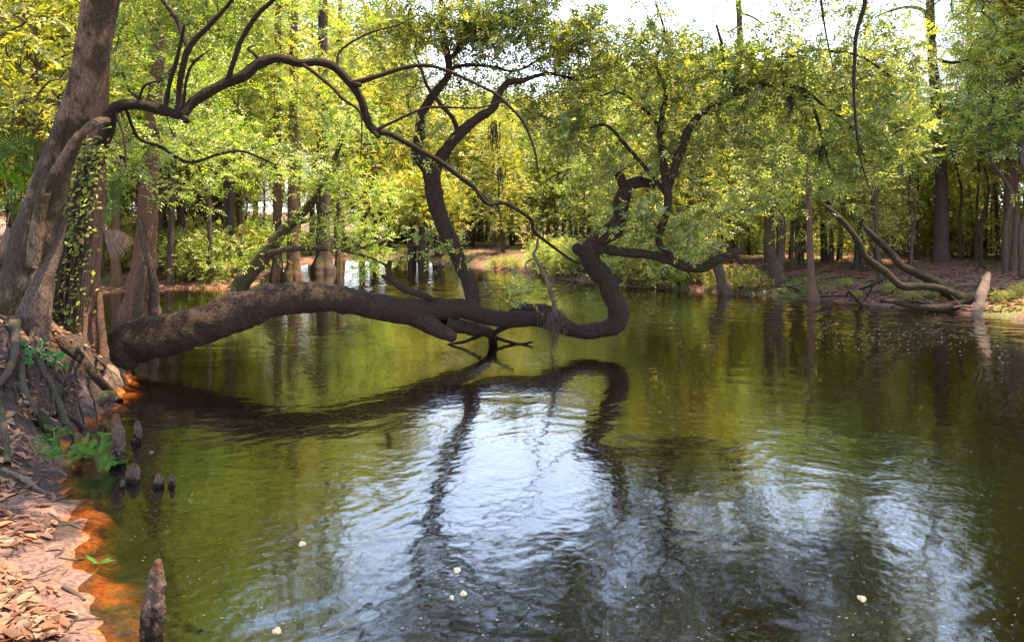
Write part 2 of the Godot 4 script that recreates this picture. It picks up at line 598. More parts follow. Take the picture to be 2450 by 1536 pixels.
func camera_and_light() -> void:
	var cam := Camera3D.new()
	cam.name = "camera"
	cam.projection = Camera3D.PROJECTION_FRUSTUM
	cam.near = 0.1
	cam.far = 600.0
	cam.size = 1536.0 / F * 0.1
	cam.frustum_offset = Vector2(0, -(768.0 - YH) / F * 0.1)
	cam.position = Vector3(0, H, 0)
	add_child(cam)
	cam.current = true
	var sun := DirectionalLight3D.new()
	sun.name = "sun"
	sun.light_energy = 1.6
	sun.light_angular_distance = 0.5
	sun.light_color = Color(1.0, 0.92, 0.78)
	sun.shadow_enabled = true
	add_child(sun)
	sun.look_at_from_position(Vector3(0.30, 0.92, -0.06) * 50.0, Vector3.ZERO)
	var e := Environment.new()
	e.background_mode = Environment.BG_SKY
	var sm := ProceduralSkyMaterial.new()
	sm.sky_top_color = Color(0.69, 0.82, 1.0)
	sm.sky_horizon_color = Color(0.96, 0.97, 1.0)
	sm.sky_curve = 0.25
	sm.ground_horizon_color = Color(0.5, 0.5, 0.45)
	sm.ground_bottom_color = Color(0.2, 0.18, 0.15)
	sm.sun_angle_max = 30.0
	sm.energy_multiplier = 0.85
	var sky := Sky.new()
	sky.sky_material = sm
	e.sky = sky
	e.tonemap_mode = Environment.TONE_MAPPER_LINEAR
	e.tonemap_exposure = 5.2
	e.sdfgi_enabled = true
	e.ssao_enabled = true
	e.ssil_enabled = true
	e.volumetric_fog_enabled = true
	e.volumetric_fog_density = 0.0
	var we := WorldEnvironment.new()
	we.environment = e
	add_child(we)

func setting() -> void:
	for a in [[270, 1540], [232, 1450], [190, 1370], [186, 1290], [190, 1230], [158, 1140], [150, 1085], [190, 1030], [225, 1005], [262, 975], [285, 945], [292, 915]]:
		var p := W(a[0], a[1])
		shore.append(Vector2(p.x, p.z))
	for q in [[-5.35, -9.9], [-6.4, -10.6], [-9.0, -13.2], [-13.0, -16.5], [-15.0, -19.0]]:
		shore.append(Vector2(q[0], q[1]))
	for a in [[235, 702], [330, 697], [420, 692], [500, 694], [585, 694], [625, 676], [640, 655], [760, 628], [880, 616], [1000, 622], [1150, 640], [1300, 660], [1450, 682], [1600, 692], [1750, 703], [1900, 712], [2000, 722], [2150, 735], [2300, 748], [2450, 768]]:
		var p := W(a[0], a[1])
		shore.append(Vector2(p.x, p.z))
	for q in [[16.0, -12.0], [26.0, -7.0], [34.0, 8.0], [22.0, 14.0], [9.0, 4.5], [3.0, 0.6], [0.4, -1.3], [-1.2, -2.4]]:
		shore.append(Vector2(q[0], q[1]))
	gx = lines(-260, -6.8, -1.6, 260, 0.055, 1.07)
	gz = lines(-320, -10.4, -2.8, 60, 0.055, 1.07)
	var gb := sheet(gx, gz, ground_at, ground_colour, 1.0 / 1.6)
	gy = gb.v
	var g := solo("ground", gb, M.ground, "", "", "", "structure")
	g.name = "ground"
	var wb := sheet(lines(-24, -5.5, 7.0, 40, 0.05, 1.022), lines(-48, -12.5, -2.6, 20, 0.04, 1.012), wave_at, func(_x, _y, _z): return Color(1, 1, 1), 1.0 / 2.6)
	var w := solo("water", wb, M.water, "", "", "", "structure")
	w.name = "water"
	var deep := FogVolume.new()
	deep.name = "river_water"
	deep.shape = RenderingServer.FOG_VOLUME_SHAPE_BOX
	deep.size = Vector3(62, 3.0, 66)
	deep.position = Vector3(8, -1.5 - 0.03, -15)
	var fm := FogMaterial.new()
	fm.density = 9.0
	fm.albedo = Color(0.009, 0.002, 0.0005).linear_to_srgb()
	deep.material = fm
	deep.set_meta("kind", "structure")
	add_child(deep)

func ground_colour(x: float, y: float, z: float) -> Color:
	var a := rough_noise.get_noise_2d(x * 2.2, z * 2.2)
	var f := lump.get_noise_2d(x * 7.0, z * 7.0)
	var mud := Color(0.045, 0.031, 0.023)
	var sand := Color(0.14, 0.08, 0.064)
	var litter := Color(0.17, 0.09, 0.058)
	var moss := Color(0.13, 0.17, 0.04)
	if y < 0.0:
		if z < -11.0 or x > 1.0: return Color(0.06, 0.04, 0.025)
		return Color(0.46, 0.105, 0.008).lerp(Color(0.10, 0.05, 0.02), smoothstep(0.0, 0.45, a + 0.35 * f))
	if z > -11.0 and x < 2.0:
		var c := mud.lerp(sand, smoothstep(-0.22, 0.12, a + 0.2 * f + (0.22 if z > -5.2 else -0.42)))
		return c
	var c := litter.lerp(sand, smoothstep(0.0, 0.35, a + 0.3 * f) * 0.35)
	c = c.lerp(mud, smoothstep(0.15, 0.4, -a + 0.25 * f))
	return c.lerp(moss, smoothstep(0.15, 0.4, rough_noise.get_noise_2d(x * 0.8 + 40.0, z * 0.8) + 0.3 * f) * 0.7)

func wave_at(x: float, z: float) -> float:
	var riffle := smoothstep(5.0, 0.0, absf(z + 17.5 - 0.25 * x)) * smoothstep(1.0, 8.0, x) + smoothstep(6.0, 0.0, absf(z + 22.0)) * smoothstep(-7.0, -3.0, x) * smoothstep(6.0, 2.0, x)
	var k := 0.75 + 6.0 * riffle + 0.5 * lump.get_noise_2d(x * 0.25, z * 0.25)
	var wx := x + 0.25 * lump.get_noise_2d(x * 0.8, z * 0.8 + 9.0)
	var wz := z + 0.25 * lump.get_noise_2d(x * 0.8 + 33.0, z * 0.8)
	var y := 0.0019 * lump.get_noise_2d(wx * 0.9, wz * 1.6) + 0.0010 * lump.get_noise_2d(wx * 2.6 + 7.0, wz * 4.4)
	if z > -14.0:
		y += (0.0007 + 0.0012 * smoothstep(-8.5, -4.8, z)) * lump.get_noise_2d(wx * 5.5 + 3.0, wz * 7.0)
	return y * k

# the live oak whose trunk runs out over the water
func leaning_oak() -> void:
	var base := P(275, 900, 9.9)
	var o := thing("leaning_oak", Vector3(base.x, 0, base.z), "big dark oak whose thick trunk arches out low over the river", "tree")
	var b := Buf.new()
	var wood := PackedVector3Array()
	ptube(b, [[262, 930, 9.95, 34], [272, 872, 9.9, 46], [300, 822, 9.9, 50], [345, 812, 9.95, 49], [400, 802, 10.0, 48], [500, 772, 10.15, 48], [600, 735, 10.3, 44], [700, 713, 10.5, 36], [800, 714, 10.7, 34], [900, 731, 10.9, 30], [985, 745, 11.1, 32], [1040, 741, 11.2, 27], [1100, 739, 11.3, 23], [1150, 753, 11.35, 20], [1220, 765, 11.4, 19], [1290, 763, 11.45, 20], [1340, 777, 11.5, 20], [1385, 792, 11.55, 18], [1440, 788, 11.6, 20], [1474, 775, 11.6, 25], [1479, 744, 11.6, 26], [1467, 710, 11.6, 24], [1453, 675, 11.6, 24], [1436, 652, 11.6, 25], [1416, 627, 11.6, 24], [1411, 604, 11.6, 24]], 30, 0.04, 0.13, 2.4, 0.0, 6, 0.6, 0.0)
	ptube(b, [[985, 752, 11.1, 26], [1020, 772, 11.05, 24], [1055, 792, 11.0, 18], [1085, 808, 10.95, 13]], 16, 0.05, 0.1, 4.0, 0.0, 6, 0.6, 0.0, 0.5, 1.0)
	part(o, "trunk", b, M.oak)
	b = Buf.new()
	ptube(b, [[1060, 772, 11.2, 22], [1099, 781, 11.35, 17], [1144, 789, 11.6, 15], [1172, 797, 11.9, 12], [1180, 812, 12.2, 11], [1170, 834, 12.4, 9]], 14, 0.05, 0.12, 4.0)
	ptube(b, [[1150, 802, 11.8, 5], [1110, 818, 11.9, 4], [1080, 823, 12.0, 2.5], [1060, 830, 12.05, 1.5]], 7, 0.05, 0.15, 6.0)
	ptube(b, [[1175, 800, 11.9, 7], [1202, 786, 11.8, 6], [1228, 779, 11.7, 4]], 8, 0.05, 0.15, 6.0)
	ptube(b, [[1180, 806, 12.1, 5], [1215, 817, 12.1, 4], [1245, 824, 12.05, 3], [1274, 818, 12.0, 3]], 7, 0.05, 0.15, 6.0)
	part(o, "limb", b, M.oak)
	# upright stem and its fork
	b = Buf.new()
	wood.append_array(ptube(b, [[1133, 745, 11.4, 17], [1130, 718, 11.45, 17], [1125, 682, 11.5, 18], [1106, 641, 11.5, 17], [1089, 603, 11.5, 18], [1072, 562, 11.5, 19], [1055, 524, 11.5, 19], [1041, 479, 11.5, 20], [1034, 434, 11.5, 20], [1028, 405, 11.5, 19], [1012, 392, 11.5, 15], [997, 365, 11.5, 14], [1003, 327, 11.5, 13], [1006, 285, 11.5, 12], [1023, 248, 11.5, 11], [1048, 213, 11.5, 9], [1072, 179, 11.5, 8], [1073, 148, 11.5, 8], [1065, 113, 11.5, 9], [1060, 69, 11.5, 7], [1058, 27, 11.5, 6], [1050, -50, 11.4, 5], [1060, -140, 11.3, 3]], 18, 0.05, 0.1, 4.0, 0.0, 6, 0.6, 0.0))
	part(o, "limb", b, M.oak)
	b = Buf.new()
	wood.append_array(ptube(b, [[1030, 425, 11.5, 16], [1048, 389, 11.5, 16], [1075, 347, 11.45, 14], [1110, 310, 11.4, 13], [1144, 282, 11.4, 11], [1178, 261, 11.4, 10], [1189, 234, 11.4, 10], [1213, 199, 11.4, 8], [1247, 193, 11.4, 7], [1282, 182, 11.5, 5], [1320, 176, 11.6, 4], [1390, 190, 11.8, 3], [1450, 170, 12.0, 2]], 14, 0.05, 0.12, 4.0))
	wood.append_array(ptube(b, [[1096, 320, 11.4, 6], [1085, 287, 11.3, 6], [1068, 265, 11.3, 5], [1041, 234, 11.3, 5], [1022, 206, 11.3, 4], [1012, 180, 11.3, 3], [990, 120, 11.3, 2]], 8, 0.06, 0.12, 6.0))
	wood.append_array(ptube(b, [[1075, 142, 11.5, 6], [1099, 113, 11.5, 5], [1103, 76, 11.5, 4], [1130, 52, 11.5, 3.5], [1209, 34, 11.5, 3], [1290, 10, 11.6, 2]], 8, 0.06, 0.12, 6.0))
	wood.append_array(ptube(b, [[1074, 165, 11.5, 5], [1120, 155, 11.6, 4.5], [1180, 160, 11.8, 4], [1240, 168, 12.0, 3], [1330, 120, 12.2, 3], [1420, 90, 12.3, 2]], 8, 0.06, 0.12, 6.0))
	part(o, "limb", b, M.oak)
	# bent stem that turns up at the far end
	b = Buf.new()
	ptube(b, [[1405, 618, 11.6, 20], [1412, 592, 11.6, 22], [1438, 570, 11.6, 23], [1466, 552, 11.6, 22], [1482, 524, 11.6, 20], [1487, 486, 11.6, 19], [1499, 454, 11.6, 18], [1523, 437, 11.6, 14], [1550, 438, 11.6, 12], [1566, 446, 11.6, 7]], 18, 0.045, 0.14, 4.0, 0.0, 6, 0.6, 0.0, 0.5, 0.6)
	ptube(b, [[1497, 452, 11.6, 13], [1486, 428, 11.6, 11], [1478, 414, 11.6, 9]], 12, 0.04, 0.25, 6.0, 0.0, 6, 0.6, 0.0, 0.5, 0.6)
	ptube(b, [[1405, 612, 11.6, 18], [1388, 600, 11.55, 14], [1378, 590, 11.5, 12]], 12, 0.04, 0.2, 5.0, 0.0, 6, 0.6, 0.1, 0.5, 0.5)
	part(o, "limb", b, M.oak)
	# mossy level limb with a broken end
	b = Buf.new()
	wood.append_array(ptube(b, [[1412, 598, 11.55, 14], [1447, 597, 11.5, 12], [1488, 603, 11.4, 12], [1522, 606, 11.3, 11], [1574, 613, 11.2, 11], [1630, 634, 11.1, 11], [1678, 643, 11.0, 12], [1716, 625, 10.95, 11], [1757, 604, 10.9, 11], [1781, 598, 10.9, 8]], 14, 0.045, 0.2, 5.0, 0.0, 6, 0.6, 0.16, 0.5, 0.4))
	ptube(b, [[1757, 606, 10.9, 8], [1768, 622, 10.9, 5], [1777, 633, 10.9, 1]], 7, 0.04, 0.2, 6.0)
	ptube(b, [[1757, 604, 10.9, 7], [1762, 592, 10.9, 4], [1760, 586, 10.9, 1]], 7, 0.04, 0.2, 6.0)
	ptube(b, [[1640, 640, 11.05, 5], [1650, 655, 11.05, 3], [1655, 666, 11.05, 1]], 6, 0.04, 0.2, 6.0)
	part(o, "limb", b, M.oak)
	# winding limb that carries the right-hand crown
	b = Buf.new()
	wood.append_array(ptube(b, [[1608, 622, 11.1, 7], [1601, 605, 11.1, 8], [1578, 583, 11.15, 8], [1581, 548, 11.2, 9], [1595, 510, 11.2, 9], [1599, 469, 11.2, 10], [1594, 440, 11.2, 10], [1584, 371, 11.2, 8], [1579, 310, 11.2, 7], [1588, 261, 11.2, 6], [1592, 210, 11.2, 5], [1570, 150, 11.2, 4], [1590, 80, 11.2, 3], [1570, 10, 11.2, 2]], 12, 0.05, 0.16, 5.0))
	wood.append_array(ptube(b, [[1598, 455, 11.2, 9], [1615, 400, 11.1, 10], [1640, 330, 11.0, 11], [1664, 289, 11.0, 9], [1709, 251, 10.9, 8], [1768, 220, 10.8, 8], [1809, 210, 10.8, 8], [1850, 200, 10.8, 7], [1891, 206, 10.8, 5], [1933, 234, 10.8, 4], [1953, 272, 10.8, 3.5], [1967, 327, 10.8, 3], [1985, 400, 10.8, 2]], 12, 0.05, 0.14, 5.0))
	wood.append_array(ptube(b, [[1880, 203, 10.8, 5], [1925, 215, 10.7, 4], [1974, 255, 10.7, 3.5], [2008, 275, 10.6, 3], [2040, 310, 10.6, 2.5], [2075, 390, 10.6, 1.5]], 7, 0.06, 0.14, 5.0))
	wood.append_array(ptube(b, [[1762, 224, 10.8, 5], [1735, 170, 10.9, 4], [1728, 110, 11.0, 3.5], [1715, 60, 11.0, 3]], 7, 0.06, 0.14, 5.0))
	wood.append_array(ptube(b, [[1850, 200, 10.8, 5], [1880, 150, 10.8, 4], [1920, 120, 10.7, 4], [1990, 122, 10.6, 3.5], [2060, 135, 10.5, 3], [2130, 180, 10.5, 2]], 7, 0.06, 0.14, 5.0))
	wood.append_array(ptube(b, [[1599, 470, 11.2, 7], [1560, 420, 11.3, 5], [1500, 350, 11.4, 4.5], [1450, 300, 11.5, 4], [1400, 310, 11.6, 3]], 8, 0.06, 0.14, 5.0))
	wood.append_array(ptube(b, [[1590, 320, 11.2, 5], [1540, 260, 11.3, 4], [1480, 220, 11.4, 3], [1440, 230, 11.5, 2]], 8, 0.06, 0.14, 5.0))
	part(o, "limb", b, M.oak)
	# dead stub branch on the near side of the trunk
	b = Buf.new()
	ptube(b, [[1050, 722, 11.15, 6], [1005, 704, 11.05, 8], [965, 690, 11.0, 9], [935, 668, 10.95, 8], [930, 645, 10.95, 7], [933, 625, 10.95, 6]], 10, 0.05, 0.2, 6.0, 0.0, 6, 0.6, 0.0, 0.5, 0.5)
	ptube(b, [[937, 668, 10.95, 7], [920, 663, 10.9, 5], [912, 659, 10.9, 3]], 8, 0.05, 0.2, 6.0)
	ptube(b, [[930, 640, 10.95, 4], [915, 630, 10.95, 3], [900, 625, 10.95, 1]], 6, 0.05, 0.2, 6.0)
	part(o, "limb", b, M.oak)
	b = Buf.new()
	ptube(b, [[1330, 765, 11.45, 8], [1325, 723, 11.4, 6], [1312, 682, 11.35, 5], [1295, 641, 11.3, 4.5], [1277, 610, 11.3, 3.5], [1284, 594, 11.3, 3.5], [1287, 570, 11.3, 3]], 8, 0.05, 0.18, 6.0)
	ptube(b, [[1295, 641, 11.3, 3], [1275, 620, 11.2, 2.2], [1257, 636, 11.2, 2], [1270, 660, 11.1, 1.6], [1281, 674, 11.1, 1]], 5, 0.05, 0.1)
	for k in 14:
		var a := P(1300 + rng.randf_range(-8, 22), rng.randf_range(645, 745), 11.35)
		twig(b, a, a + Vector3(rng.randf_range(-0.1, 0.6), rng.randf_range(-0.05, 0.4), rng.randf_range(-0.3, 0.3)), 0.009, 0.003, 0.08)
	part(o, "limb", b, M.pale)
	# sprout-bearing hump on top of the far trunk
	b = Buf.new()
	ptube(b, [[1215, 752, 11.5, 6], [1245, 738, 11.55, 10], [1290, 738, 11.55, 12], [1328, 748, 11.5, 10], [1350, 772, 11.5, 8]], 10, 0.05, 0.2, 5.0)
	part(o, "limb", b, M.oak)
	# foliage: masses as [px, py, depth, half width px, half height px, clumps]
	var cl := []
	for a in [[1250, 60, 11.8, 170, 80, 60], [1150, 60, 11.5, 110, 60, 32], [1420, 140, 11.8, 140, 110, 54], [1380, 320, 11.9, 110, 80, 26], [1560, 190, 11.4, 120, 140, 44], [1720, 190, 11.1, 150, 100, 46], [1900, 160, 10.9, 150, 95, 44], [2090, 175, 10.8, 95, 110, 34], [2010, 320, 10.8, 140, 110, 34], [2120, 330, 10.7, 60, 90, 12], [1760, 340, 11.2, 130, 80, 26], [1620, 370, 11.3, 90, 70, 16], [1510, 540, 11.7, 90, 55, 14], [1640, 570, 11.3, 90, 45, 14], [1740, 510, 11.4, 80, 60, 12], [960, 60, 11.6, 120, 60, 34], [1480, 400, 11.7, 60, 45, 8], [2040, 440, 10.9, 80, 80, 10], [1300, 250, 12.0, 90, 70, 12], [1870, 390, 11.2, 90, 70, 10], [1060, 30, 11.5, 80, 60, 12], [1300, -120, 11.6, 300, 110, 46], [1700, -90, 11.2, 260, 100, 30], [2000, -40, 10.6, 160, 80, 18], [1120, 180, 12.0, 150, 80, 18], [1000, 210, 12.2, 90, 70, 10], [1240, 250, 12.4, 90, 60, 8], [1250, 700, 11.6, 25, 22, 3], [1040, 600, 11.8, 60, 40, 5]]:
		var k: float = a[2] / F
		fill(cl, P(a[0], a[1], a[2]), a[3] * k, a[4] * k, 0.9, int(a[5] * 1.15), 0.23, 14)
	var tb := Buf.new()
	var lb := Buf.new()
	grow(wood, cl, tb, lb, 0.085, 0.036, OAK, 7, 0.012, 0.17)
	part(o, "branchwork", tb, M.twig)
	part(o, "crown", lb, M.oak_leaf)
	for h in [[1182, 285, 11.3, 95, 30, "grey moss beard hanging in the gap between the oak's forked stems"], [1200, 395, 11.6, 60, 22, "thin brown moss wisp hanging right of the oak's upright stem"], [1965, 335, 10.8, 70, 34, "grey moss hanging from the right end of the oak's long limb"], [1890, 215, 10.7, 75, 26, "moss beard hanging at the bend of the oak's long limb"]]:
		var hb := Buf.new()
		var hm := thing("hanging_moss", P(h[0], h[1] + h[3], h[2]), h[5], "moss", "moss beards in the oak")
		for k in h[4]:
			var top := P(h[0] + rng.randfn() * 7, h[1] + rng.randf() * 12, h[2] + rng.randfn() * 0.03)
			var L: float = h[3] * h[2] / F * rng.randf_range(0.35, 1.0)
			tube(hb, [top, top + Vector3(rng.randfn() * 0.02, -L * 0.5, rng.randfn() * 0.02), top + Vector3(rng.randfn() * 0.02, -L, 0)], [0.004, 0.005, 0.002], 3, 0.06)
		part(hm, "strands", hb, M.far_bark)
	# grey moss caught on the dead branch
	var sb := Buf.new()
	var m := thing("hanging_moss", P(1325, 780, 11.2), "pale dry moss and twigs hanging from the leaning oak above the water", "moss")
	for k in 150:
		var px := 1325 + rng.randfn() * 16
		var top := P(px, rng.randf_range(735, 800), 11.2 + rng.randfn() * 0.06)
		var L := rng.randf_range(0.06, 0.3) * (1.6 if absf(px - 1322) < 8 else 0.8)
		var mid := top + Vector3(rng.randfn() * 0.04, -L * 0.5, rng.randfn() * 0.03)
		tube(sb, [top, mid, top + Vector3(rng.randfn() * 0.03, -L, rng.randfn() * 0.02)], [0.003, 0.0045, 0.002], 3, 0.05)
	for k in 26:
		var a := P(1325 + rng.randfn() * 24, rng.randf_range(730, 800), 11.2)
		twig(sb, a, a + rv() * 0.14, 0.004, 0.002, 0.1)
	part(m, "strands", sb, M.pale)

func left_trees() -> void:
	# grey trunk leaning in from the left
	var base := P(60, 700, 8.2)
	var c := thing("leaning_grey_tree", base, "tall grey lichen-patched trunk leaning right at the edge of the near bank", "tree")
	var b := Buf.new()
	var wood := PackedVector3Array()
	var top := ptube(b, [[40, 880, 8.2, 74], [48, 780, 8.2, 68], [60, 700, 8.2, 60], [68, 635, 8.2, 53], [84, 560, 8.2, 50], [98, 505, 8.2, 43], [116, 445, 8.2, 39], [142, 370, 8.2, 35], [165, 305, 8.2, 33], [198, 210, 8.2, 33], [223, 110, 8.2, 35], [240, 0, 8.2, 39], [262, -120, 8.1, 42], [300, -260, 8.0, 38], [340, -420, 7.8, 32], [400, -600, 7.6, 22], [470, -760, 7.4, 12]], 30, 0.05, 0.06, 1.6, 0.3, 5.0, 0.7, -0.005, 0.6)
	part(c, "trunk", b, M.lichen)
	b = Buf.new()
	ptube(b, [[74, 640, 8.0, 16], [92, 520, 7.98, 15], [106, 447, 8.0, 14], [123, 378, 8.02, 13], [146, 295, 8.04, 13], [172, 206, 8.06, 13], [194, 105, 8.06, 14], [208, 0, 8.06, 15], [222, -120, 8.0, 18]], 14, 0.06, 0.14, 3.0, 0.0, 5.0, 0.7, -0.06, 0.6)
	part(c, "stem", b, M.lichen)
	b = Buf.new()   # pale limb crossing in front of the trunk
	ptube(b, [[112, 460, 7.85, 6], [122, 425, 7.8, 9], [145, 385, 7.8, 10], [172, 345, 7.8, 11], [200, 315, 7.85, 11], [222, 298, 8.0, 11], [240, 290, 8.5, 10], [255, 290, 9.1, 9]], 12, 0.05, 0.16, 5.0, 0.0, 6, 0.6, -0.02)
	part(c, "limb", b, M.lichen)
	b = Buf.new()   # fluted root flare
	ptube(b, [[150, 520, 8.35, 10], [128, 600, 8.2, 17], [100, 668, 8.05, 24], [84, 722, 7.95, 30], [76, 790, 7.9, 34], [72, 870, 7.85, 36]], 16, 0.06, 0.22, 3.5)
	part(c, "root", b, M.smooth)
	for i in range(int(top.size() * 0.62), top.size()): wood.append(top[i])
	b = Buf.new()
	for a in [[[290, -230, 8.0, 18], [420, -330, 7.6, 13], [620, -380, 7.2, 9], [860, -380, 6.9, 5]], [[330, -380, 7.8, 16], [420, -560, 7.0, 10], [560, -760, 6.2, 6], [760, -900, 5.6, 3]], [[290, -230, 8.0, 14], [180, -330, 7.6, 10], [40, -400, 7.2, 6]], [[300, -260, 8.0, 14], [420, -280, 9.0, 10], [600, -300, 10.2, 6], [760, -280, 11.2, 4]]]:
		b = Buf.new()
		wood.append_array(ptube(b, a, 9, 0.1, 0.1, 3.0))
		part(c, "limb", b, M.smooth)
	var cl := []
	for a in [[560, -420, 7.3, 320, 110, 20], [860, -420, 6.8, 260, 90, 14], [700, -860, 5.8, 320, 160, 14], [80, -400, 7.4, 220, 130, 14], [560, -260, 10.4, 260, 90, 18], [1150, -560, 6.4, 250, 110, 10], [300, -700, 7.0, 250, 150, 20], [900, -700, 7.5, 350, 150, 46], [600, -650, 7.5, 300, 140, 40], [1000, -950, 6.5, 350, 200, 64], [1010, -540, 8.3, 210, 100, 44], [1200, -620, 8.0, 200, 110, 24]]:
		var k: float = a[2] / F
		fill(cl, P(a[0], a[1], a[2]), a[3] * k, a[4] * k, 0.9, a[5], 0.34, 14)
	var tb := Buf.new()
	var lb := Buf.new()
	grow(wood, cl, tb, lb, 0.09, 0.042, GREEN, 7, 0.012, 0.22)
	part(c, "branchwork", tb, M.twig)
	part(c, "crown", lb, M.leaf_green)

	# the bald cypress at the water's edge
	base = P(225, 885, 9.5)
	c = thing("cypress_tree", base, "tan fluted cypress trunk standing where the leaning oak meets the near bank", "tree")
	b = Buf.new()
	var up := ptube(b, [[214, 905, 9.5, 44], [210, 850, 9.5, 39], [205, 780, 9.55, 36], [204, 700, 9.6, 34], [208, 630, 9.6, 31], [214, 560, 9.6, 28], [222, 450, 9.6, 25], [232, 330, 9.6, 21], [240, 200, 9.6, 18], [244, 90, 9.6, 17], [247, 0, 9.6, 16], [252, -260, 9.6, 14], [256, -600, 9.6, 10], [258, -1000, 9.6, 5]], 40, 0.07, 0.05, 2.0, 0.42, 5.0, 1.8, 0.0, 0.6)
	part(c, "trunk", b, M.cypress)
	b = Buf.new()
	ptube(b, [[236, 700, 9.45, 6], [240, 780, 9.35, 10], [246, 850, 9.3, 13], [249, 900, 9.25, 14]], 14, 0.06, 0.12, 3.0)
	ptube(b, [[172, 700, 9.4, 8], [168, 760, 9.3, 13], [165, 810, 9.25, 16], [166, 850, 9.2, 18]], 14, 0.06, 0.2, 3.0)
	part(c, "root", b, M.cypress)
	b = Buf.new()
	ptube(b, [[152, 575, 9.15, 13], [180, 580, 9.05, 15], [205, 590, 9.05, 14]], 12, 0.04, 0.2, 4.0, 0.0, 6, 0.6, 0.05, 0.5, 1.0)
	part(c, "stub", b, M.far_bark)
	wood = PackedVector3Array()
	b = Buf.new()
	for i in 16:
		var q := up[int(lerpf(up.size() * 0.6, up.size() - 2, i / 15.0))]
		var az := rng.randf() * TAU
		b = Buf.new()
		wood.append_array(tube(b, [q, q + Vector3(cos(az), 0.15, sin(az)) * 0.8, q + Vector3(cos(az), 0.05, sin(az)) * 1.8], [0.03, 0.02, 0.008], 6, 0.15))
		part(c, "limb", b, M.twig)
	cl = []
	for a in [[250, -420, 9.6, 330, 130, 26], [250, -800, 9.6, 280, 160, 22], [330, -150, 9.8, 180, 90, 10]]:
		var k: float = a[2] / F
		fill(cl, P(a[0], a[1], a[2]), a[3] * k, a[4] * k, 1.6, a[5], 0.4, 14)
	tb = Buf.new(); lb = Buf.new()
	grow(wood, cl, tb, lb, 0.10, 0.022, FEATHER, 10, 0.01, 0.3)
	part(c, "branchwork", tb, M.twig)
	part(c, "crown", lb, M.leaf_yellow)

	# dark tree behind them that throws the long arching limb over the river
	base = P(152, 720, 9.1)
	c = thing("arching_tree", base, "dark vine-covered tree throwing a long crooked limb across the river", "tree")
	b = Buf.new()
	ptube(b, [[138, 860, 9.1, 44], [145, 770, 9.1, 36], [152, 700, 9.1, 31], [163, 620, 9.1, 28], [178, 540, 9.15, 26], [197, 460, 9.2, 25], [222, 390, 9.2, 21], [241, 344, 9.2, 18], [258, 305, 9.2, 16], [262, 272, 9.2, 15], [284, 253, 9.2, 14], [330, 250, 9.2, 13], [378, 261, 9.2, 13], [413, 271, 9.2, 12], [437, 274, 9.2, 10], [457, 249, 9.25, 12], [499, 218, 9.3, 12], [540, 199, 9.35, 13], [585, 179, 9.4, 13], [619, 152, 9.45, 13], [664, 139, 9.5, 11], [715, 151, 9.55, 10], [757, 148, 9.6, 10], [791, 155, 9.65, 10], [818, 178, 9.7, 10], [845, 208, 9.75, 10], [865, 241, 9.8, 10], [873, 275, 9.85, 10], [893, 310, 9.9, 9], [931, 320, 9.95, 7], [972, 341, 10.0, 6.5], [1020, 368, 10.1, 6], [1061, 392, 10.2, 6], [1096, 420, 10.3, 5.5], [1134, 447, 10.4, 5.5], [1143, 460, 10.4, 5], [1168, 488, 10.5, 5], [1206, 486, 10.6, 4.6], [1240, 503, 10.7, 4.5], [1271, 527, 10.8, 4.2], [1277, 553, 10.9, 4], [1299, 572, 11.0, 3.8], [1350, 610, 11.15, 3.2], [1385, 630, 11.2, 2.6], [1436, 634, 11.2, 1.4]], 16, 0.045, 0.13, 4.5, 0.1, 5.0, 0.5, 0.03)
	ptube(b, [[437, 276, 9.2, 9], [446, 290, 9.15, 7]], 10, 0.03, 0.2, 6.0, 0.0, 6, 0.6, 0.0, 0.5, 1.0)
	ptube(b, [[893, 312, 9.9, 8], [906, 327, 9.85, 6]], 10, 0.03, 0.2, 6.0, 0.0, 6, 0.6, 0.0, 0.5, 1.0)
	ptube(b, [[845, 200, 9.72, 8], [862, 204, 9.65, 6]], 10, 0.03, 0.2, 6.0, 0.0, 6, 0.6, 0.0, 0.5, 1.0)
	part(c, "trunk", b, M.oak)
	wood = PackedVector3Array()
